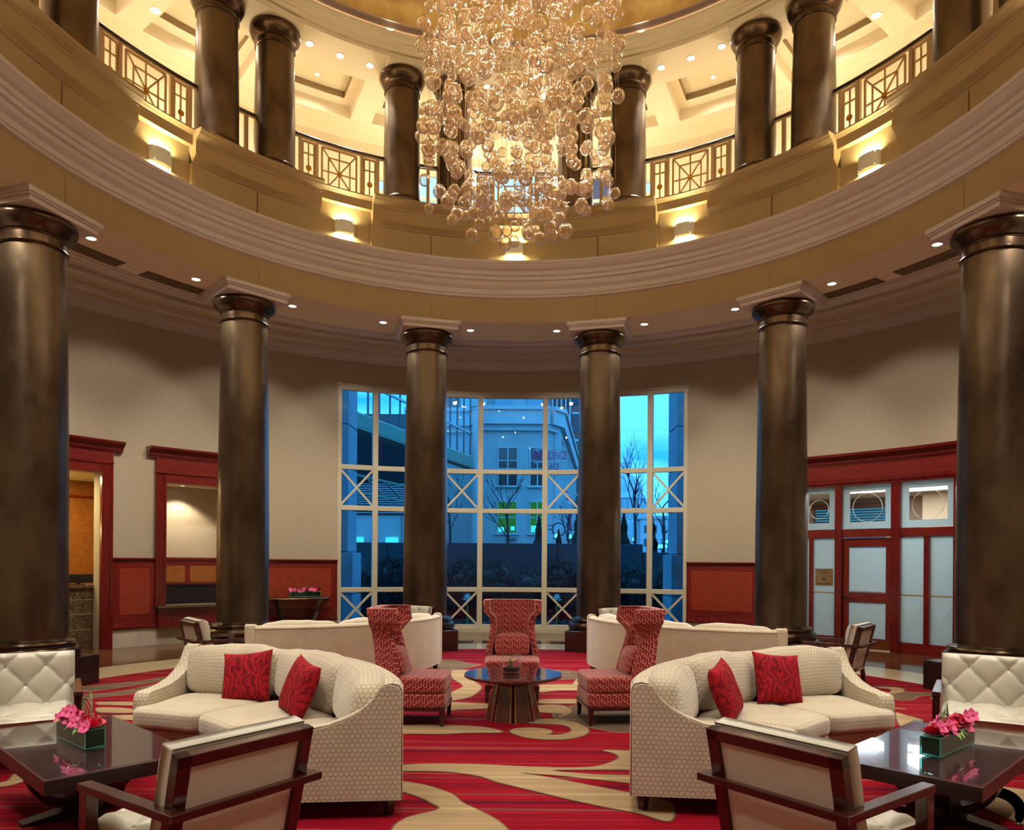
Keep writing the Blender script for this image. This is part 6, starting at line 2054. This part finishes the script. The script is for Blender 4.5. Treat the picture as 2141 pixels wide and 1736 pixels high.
def wall_block(x0, y0, x1, y1, z0, z1, name='wall', mat=S, th=0.5, joints=True):
    p = Vector((x0, y0, 0)); q = Vector((x1, y1, 0)); u = (q - p).normalized(); n = Vector((-u.y, u.x, 0))
    mb = MB(); vs = [p, q, q + n * th, p + n * th]
    mb.add([(v.x, v.y, z0) for v in vs] + [(v.x, v.y, z1) for v in vs], [(0, 3, 2, 1), (4, 5, 6, 7), (0, 1, 5, 4), (1, 2, 6, 5), (2, 3, 7, 6), (3, 0, 4, 7)])
    return mb.build(name, MAT[mat], bd)


C1, C2 = (-1.9, 0.0), (2.1, 0.0)        # octagonal front facet
wall_block(-6.6, 0.8, -2.6, 0.8, 0, 10.0); wall_block(-2.6, 0.8, C1[0], 0, 0, 10.0); wall_block(C1[0], 0, C2[0], 0, 0, 10.0)
wall_block(C2[0], 0, 2.7, 0.9, 0, 10.0); wall_block(2.7, 0.9, 7.6, 38, 0, 10.0)
for (z0, z1, d) in ((9.9, 10.25, 0.25), (10.25, 11.1, 0.55), (11.1, 11.35, 0.7), (7.55, 7.62, 0.06)):
    pts = [(-6.6, 0.8), (-2.6, 0.8), C1, C2, (2.7, 0.9), (7.6, 38)]
    mb = MB()
    for i in range(5):
        p = Vector((*pts[i], 0)); q = Vector((*pts[i + 1], 0)); u = (q - p).normalized(); n = Vector((u.y, -u.x, 0))
        vs = [p + n * d - u * 0.1, q + n * d + u * 0.15, q - n * 0.1, p - n * 0.1]
        mb.add([(v.x, v.y, z0) for v in vs] + [(v.x, v.y, z1) for v in vs], [(0, 3, 2, 1), (4, 5, 6, 7), (0, 1, 5, 4), (1, 2, 6, 5), (2, 3, 7, 6), (3, 0, 4, 7)])
    mb.build('cornice' if z0 > 8 else 'string_course', MAT['stone_cornice'], bd)
# set back upper storeys
mb = MB(); mb.box(-4.4, 2.0, 3.0, 6, 11.2, 19); mb.box(-3.4, -1.7, 2.2, 3.1, 11.2, 19); mb.build('upper_storey', MAT['stone_wall'], bd)
mb = MB(); mb.box(-4.3, -2.9, 2.6, 3.0, 11.4, 15.5); mb.build('brick_infill', MAT['brick_far'], bd)
for (x0, x1) in ((-1.2, -0.1), (0.9, 1.9)):
    mb = MB(); mb.box(x0, x1, 2.9, 2.98, 11.6, 18); o = mb.build('window', MAT['stone_blue_grey'], bd)


def bwin(x0, x1, y, z0, z1, glass, lit=None, nx=2, nz=2):
    mb = MB(); f = 0.07
    for (a, b, c, d) in ((x0 - f, x0, z0, z1), (x1, x1 + f, z0, z1), (x0 - f, x1 + f, z1, z1 + f)): mb.box(a, b, y - 0.08, y, c, d)
    mb.box(x0 - 0.2, x1 + 0.2, y - 0.18, y, z0 - 0.12, z0)
    for i in range(1, nx): xx = x0 + (x1 - x0) * i / nx; mb.box(xx - 0.035, xx + 0.035, y - 0.07, y - 0.01, z0, z1)
    for i in range(1, nz): zz = z0 + (z1 - z0) * i / nz; mb.box(x0, x1, y - 0.07, y - 0.01, zz - 0.03, zz + 0.03)
    w = mb.build('window', MAT['stone_cornice'], bd)
    mb = MB(); mb.box(x0, x1, y - 0.03, y - 0.02, z0, z1); mb.build('pane', MAT[glass], w)
    if lit:
        mb = MB()
        for (a, b, c, d) in lit: mb.box(a, b, y - 0.045, y - 0.035, c, d)
        mb.build('lit_interior', MAT['window_lit_cyan'], w)


bwin(-0.86, 0.26, 0, 6.35 + 0.2, 9.05 + 0.2 - 0.4, 'dark_glass', None, 2, 3)
bwin(1.10, 1.95, 0, 6.55, 8.85, 'dark_glass', None, 2, 3)
bwin(-0.88, 0.24, 0, 3.65, 5.55, 'window_lit_green', ((-0.85, -0.5, 3.7, 4.0), (-0.1, 0.15, 3.8, 4.05)), 2, 2)
bwin(1.10, 1.95, 0, 3.65, 5.55, 'window_lit_green', ((1.15, 1.5, 3.7, 4.1), (1.6, 1.9, 3.7, 4.2)), 2, 2)
for i in range(9):       # pilasters on the receding side
    t_ = i / 9; x = 2.7 + 4.9 * t_; y = 0.9 + 37 * t_
    mb = MB(); mb.box(x - 0.1, x + 0.35, y - 0.2, y + 1.0, 0, 9.9); mb.build('pilaster', MAT['stone_cornice'], bd)
mb = MB(); mb.lathe([(0.27, 0), (0.27, 10.7), (0.30, 10.75), (0.30, 10.85), (0.36, 10.9), (0.42, 11.2), (0.42, 12)], 20, cx=-2.12, cy=-2.0); mb.build('round_shaft', MAT['stone_cornice'], bd, auto=30)
# doorway lamp
mb = MB(); mb.box(-0.35, 0.25, -0.4, -0.02, 3.25, 3.35); mb.build('canopy_lamp', MAT['steel_green'], bd)
add_light('SPOT', 'doorway_lamp_light', (-0.05, 36.5, 3.0), 260, (0.75, 0.95, 1.0), None, 0.1, 120, 0.6)
# blade sign
sg_ = empty('building_sign', (2.35, 36.85, 0), 0, 'red letter sign on a rack at the corner of the pale stone building', 'sign')
mb = MB(); sgT = Matrix.Rotation(R_(-12), 4, 'Z')
for z in (8.55, 7.75): mb.box(-1.35, 0.95, -0.1, 0.05, z, z + 0.06, sgT)
mb.box(-0.95, -0.9, -0.06, 0.0, 7.0, 8.6, sgT); mb.box(0.80, 0.85, -0.06, 0.0, 7.0, 8.6, sgT); mb.build('sign_rack', MAT['stone_cornice'], sg_)


def text_obj(name, body, size, mat, parent, mw, extrude=0.03):
    cu = bpy.data.curves.new(name, 'FONT'); cu.body = body; cu.size = size; cu.extrude = extrude; cu.align_x = 'CENTER'; cu.align_y = 'CENTER'
    tmp = bpy.data.objects.new(name + '_tmp', cu); COL.objects.link(tmp)
    dg = bpy.context.evaluated_depsgraph_get(); me = bpy.data.meshes.new_from_object(tmp.evaluated_get(dg)); bpy.data.objects.remove(tmp)
    me.materials.clear(); me.materials.append(MAT[mat]); me.name = name
    o = bpy.data.objects.new(name, me); COL.objects.link(o); o.parent = parent; o.matrix_local = mw
    return o


RX = Matrix.Rotation(pi / 2, 4, 'X')
text_obj('sign_lettering', 'PROVIDENCE', 0.72, 'sign_red', sg_, sgT @ Matrix.Translation((-0.05, -0.14, 8.15)) @ RX @ Matrix.Diagonal((0.46, 1, 1, 1)))
text_obj('sign_lettering', 'PLACE', 0.56, 'sign_red', sg_, sgT @ Matrix.Translation((0.05, -0.14, 7.45)) @ RX @ Matrix.Diagonal((0.6, 1, 1, 1)))
# round hanging sign with letters
rs = empty('round_sign', (2.4, 30, 3.35), 0, 'small round hanging sign with two letters beside the conifers', 'sign')
mb = MB(); mb.tube([(0.34 * cos(2 * pi * k / 24), 0, 0.34 * sin(2 * pi * k / 24)) for k in range(25)], 0.03, 5); mb.tube([(-0.8, 0, 0.4), (-0.8, 0, -3.5)], 0.03, 5); mb.tube([(-0.34, 0, 0.0), (-0.8, 0, 0.0)], 0.02, 4); mb.tube([(-0.30, 0, 0.2), (-0.8, 0, 0.2)], 0.02, 4); mb.build('ring_frame', MAT['dark_void'], rs)
text_obj('sign_lettering', 'PG', 0.34, 'white_marble_far', rs, RX @ Matrix.Diagonal((1, 1, 1, 1)), 0.02)
# flag and red banner shapes
fg = empty('flag', (2.6, 30.2, 5.5), 0, 'small pink and white striped flag on the side of the stone building', 'flag')
for i in range(6):
    mb = MB()
    z0 = 0.0 - i * 0.11
    for k in range(5):
        x0 = 0.02 + k * 0.06 + i * 0.035; mb.add([(x0, 0.03 * sin(k * 2), z0 - k * 0.04), (x0 + 0.06, 0.03 * sin(k * 2 + 2), z0 - k * 0.04 - 0.04), (x0 + 0.06, 0.03 * sin(k * 2 + 2), z0 - k * 0.04 - 0.15), (x0, 0.03 * sin(k * 2), z0 - k * 0.04 - 0.11)], [(0, 1, 2, 3)])
    mb.build('stripe', MAT['flag_red' if i % 2 == 0 else 'flag_white'], fg)
mb = MB(); mb.tube([(0.0, 0, 0.3), (0.0, 0, -5.6)], 0.025, 5); mb.build('flag_pole', MAT['stone_cornice'], fg)
sc = empty('red_banner', (3.1, 29, 3.3), 0, 'dark red upright banner fins above the conifer by the round sign', 'banner')
for (x, h, w) in ((-0.2, 0.85, 0.09), (0.12, 0.55, 0.08), (0.38, 0.5, 0.06), (0.62, 0.3, 0.05)):
    mb = MB(); mb.add([(x - w, -0.02, 0), (x + w, -0.02, 0), (x + w * 0.4, -0.02, h), (x - w * 0.7, -0.02, h * 0.9), (x - w, 0.02, 0), (x + w, 0.02, 0), (x + w * 0.4, 0.02, h), (x - w * 0.7, 0.02, h * 0.9)], [(0, 1, 2, 3), (7, 6, 5, 4), (0, 4, 5, 1), (1, 5, 6, 2), (2, 6, 7, 3), (3, 7, 4, 0)]); mb.build('fin', MAT['sign_red'], sc)
mb = MB(); mb.box(-0.3, 0.7, -0.02, 0.02, -0.04, 0.0); mb.box(0.18, 0.22, -0.02, 0.02, -3.4, -0.04); mb.build('post', MAT['bin_black'], sc)

# tower with brick and vertical ribs, right behind
tw = empty('brick_tower', (0, 62, -0.2), 0, 'tall brick and glass tower with vertical pale ribs behind the stone building', 'building')
mb = MB(); mb.box(3.6, 9.7, 0, 10, 0, 46); mb.build('wall', MAT['brick_far'], tw)
for i in range(5):
    x = 3.7 + i * 0.42; mb = MB(); mb.box(x, x + 0.14, -0.3, 0, 0, 46); mb.build('rib', MAT['stone_cornice'], tw)
for i in range(10):
    for j in range(2):
        x = 5.7 + j * 1.9; z = 4 + i * 2.6; mb = MB(); mb.box(x, x + 1.1, -0.06, 0, z, z + 1.7); w_ = mb.build('window', MAT['dark_glass'], tw)
        mb = MB(); mb.box(x - 0.05, x + 1.15, -0.12, 0, z + 1.7, z + 1.9); mb.build('lintel', MAT['stone_cornice'], w_)

# parking structure on the left with louvres and lit windows
pk = empty('parking_building', (0, 30, -0.2), 0, 'blue grey parking structure with louvres and lit ground windows at the left', 'building')
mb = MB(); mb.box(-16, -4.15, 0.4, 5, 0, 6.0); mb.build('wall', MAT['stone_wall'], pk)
mb = MB(); mb.box(-16, -4.15, 0.2, 5, 6.0, 9.5); mb.build('dark_void', MAT['dark_void'], pk)  # solid block, the shade of the void is put into its colour
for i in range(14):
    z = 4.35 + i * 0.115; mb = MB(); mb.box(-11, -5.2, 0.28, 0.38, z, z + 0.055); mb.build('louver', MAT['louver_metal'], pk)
mb = MB(); mb.box(-11.2, -5.0, 0.3, 0.4, 4.28, 5.98); mb.build('louver_shade_plate', MAT['dark_void'], pk)  # flat plate, shade behind the slats is put into its colour
for x in (-9.7, -8.4, -7.1, -5.8): mb = MB(); mb.box(x, x + 0.03, 0.36, 0.41, 2.0, 4.2); mb.build('joint', MAT['stone_joint'], pk)
for (x0, x1) in ((-9.1, -8.5), (-8.4, -7.75), (-6.6, -5.95)):
    mb = MB(); mb.box(x0, x1, 0.33, 0.38, 2.55, 3.1); w_ = mb.build('window', MAT['window_lit_cyan'], pk)
    mb = MB(); mb.box(x0, x1, 0.32, 0.37, 2.4, 2.53); mb.build('warm_strip', MAT['window_lit_warm'], w_)
# glazed footbridge descending in perspective from upper left
br = empty('glazed_footbridge', (0, 0, 0), 0, 'glass walled footbridge with green steel truss crossing above the garden at the left', 'footbridge')
A = Vector((-8.4, 12.0, 7.2)); B = Vector((-2.25, 30.8, 7.2)); u = (B - A).normalized(); Lb = (B - A).length
NB = 22
for i in range(NB + 1):
    p = A + u * (Lb * i / NB); mb = MB(); mb.bar(p, p + Vector((0, 0, 4.2)), 0.07, 0.07); mb.build('mullion', MAT['dark_glass'], br)
for z in (0.0, 1.25, 4.2):
    mb = MB(); mb.bar(A + Vector((0, 0, z)), B + Vector((0, 0, z)), 0.08, 0.08); mb.build('transom', MAT['stone_cornice'], br)
mb = MB(); mb.bar(A + Vector((0, 0, -0.3)), B + Vector((0, 0, -0.3)), 0.35, 0.5); mb.build('edge_beam', MAT['steel_green'], br)
mb = MB(); mb.bar(A + Vector((0, 0, -0.62)), B + Vector((0, 0, -0.62)), 0.5, 0.06); mb.build('beam_flange', MAT['steel_green'], br)
q0, q1 = A + Vector((0, 0, 0.05)), B + Vector((0, 0, 0.05))
mb = MB(); mb.add([q0, q1, q1 + Vector((0, 0, 4.1)), q0 + Vector((0, 0, 4.1))], [(0, 1, 2, 3)]); mb.build('pane', MAT['bridge_glass'], br)
for k in range(10):
    p = A + u * (Lb * (0.1 + 0.09 * k)) + Vector((0, 0, -1.7)); q = A + u * (Lb * (0.1 + 0.09 * (k + 1))) + Vector((0, 0, -1.7))
    mb = MB(); off = Vector((1.2 * -0.95, 0.4, -0.35))
    mb.bar(p + off, q + off, 0.10, 0.10); mb.bar(p + off, q + off + Vector((0, 0, -0.7)), 0.07, 0.07); mb.bar(p + off + Vector((0, 0, -0.7)), q + off + Vector((0, 0, -0.7)), 0.10, 0.10); mb.build('truss_bay', MAT['steel_green'], br)

# distant domed capitol
cd_ = empty('domed_capitol', (40.6, 250, 0), 0, 'distant white domed capitol seen right of the fourth column', 'building')
mb = MB(); mb.lathe([(7.5, 0), (7.5, 16), (6.6, 17), (6.4, 24), (7.0, 24.5), (6.3, 26), (5.6, 26.4)], 36); mb.build('drum', MAT['white_marble_far'], cd_, auto=30)
for k in range(24):
    a = 15 * k; mb = MB(); mb.lathe([(0.35, 17), (0.35, 24)], 8, cx=7.0 * sin(R_(a)), cy=7.0 * cos(R_(a))); mb.build('drum_column', MAT['white_marble_far'], cd_)
mb = MB(); mb.lathe([(5.6 * cos(R_(t)), 26.4 + 7.2 * sin(R_(t))) for t in range(0, 86, 6)], 36); mb.build('dome', MAT['white_marble_far'], cd_, smooth=True)
mb = MB(); mb.lathe([(1.5, 33.2), (1.5, 37), (1.8, 37.2), (1.2, 38.6), (0.3, 40.0), (0.2, 43)], 16); mb.build('lantern', MAT['white_marble_far'], cd_, auto=30)
wg = empty('capitol_wing', (58, 240, 0), 0, 'distant pale office wing with rows of windows in the rightmost bay', 'building')
mb = MB(); mb.box(-14, 14, 0, 8, 0, 17); mb.box(-15, 15, -0.6, 8, 17, 18); mb.build('wall', MAT['white_marble_far'], wg)
for i in range(9):
    for j in range(3):
        mb = MB(); mb.box(-13 + i * 3.0, -11.6 + i * 3.0, -0.1, 0.0, 3 + j * 4.6, 5.6 + j * 4.6); mb.build('window', MAT['dark_glass'], wg)
# street lamps
for i, (x, y, z, nm) in enumerate(((6.3, 30, 2.95, 'left in the bay before the rightmost one'), (7.75, 30, 2.6, 'left one in the rightmost bay'), (8.05, 30, 2.85, 'right one in the rightmost bay'), (2.05, 26, 2.95, 'beside the leftmost conifer'), (2.65, 26, 2.93, 'between the two small conifers'))):
    t = empty('street_lamp', (x, y, -0.2), 0, 'glowing globe street lamp, ' + nm, 'street lamp', 'street lamps')
    mb = MB(); mb.tube([(0, 0, 0), (0, 0, z)], 0.035, 6); mb.tube([(-0.18, 0, z - 0.02), (0.18, 0, z - 0.02)], 0.02, 5); mb.build('pole', MAT['bin_black'], t)
    for dx in ((-0.18, 0.0, 0.18) if i in (1, 2) else (0.0,)):
        mb = MB(); mb.puff((0.2, 0.2, 0.2), 4, 2, fn=lambda a, b, c: (dx + a, b, z + 0.12 + c)); mb.build('globe', MAT['globe_lamp'], t, smooth=True)
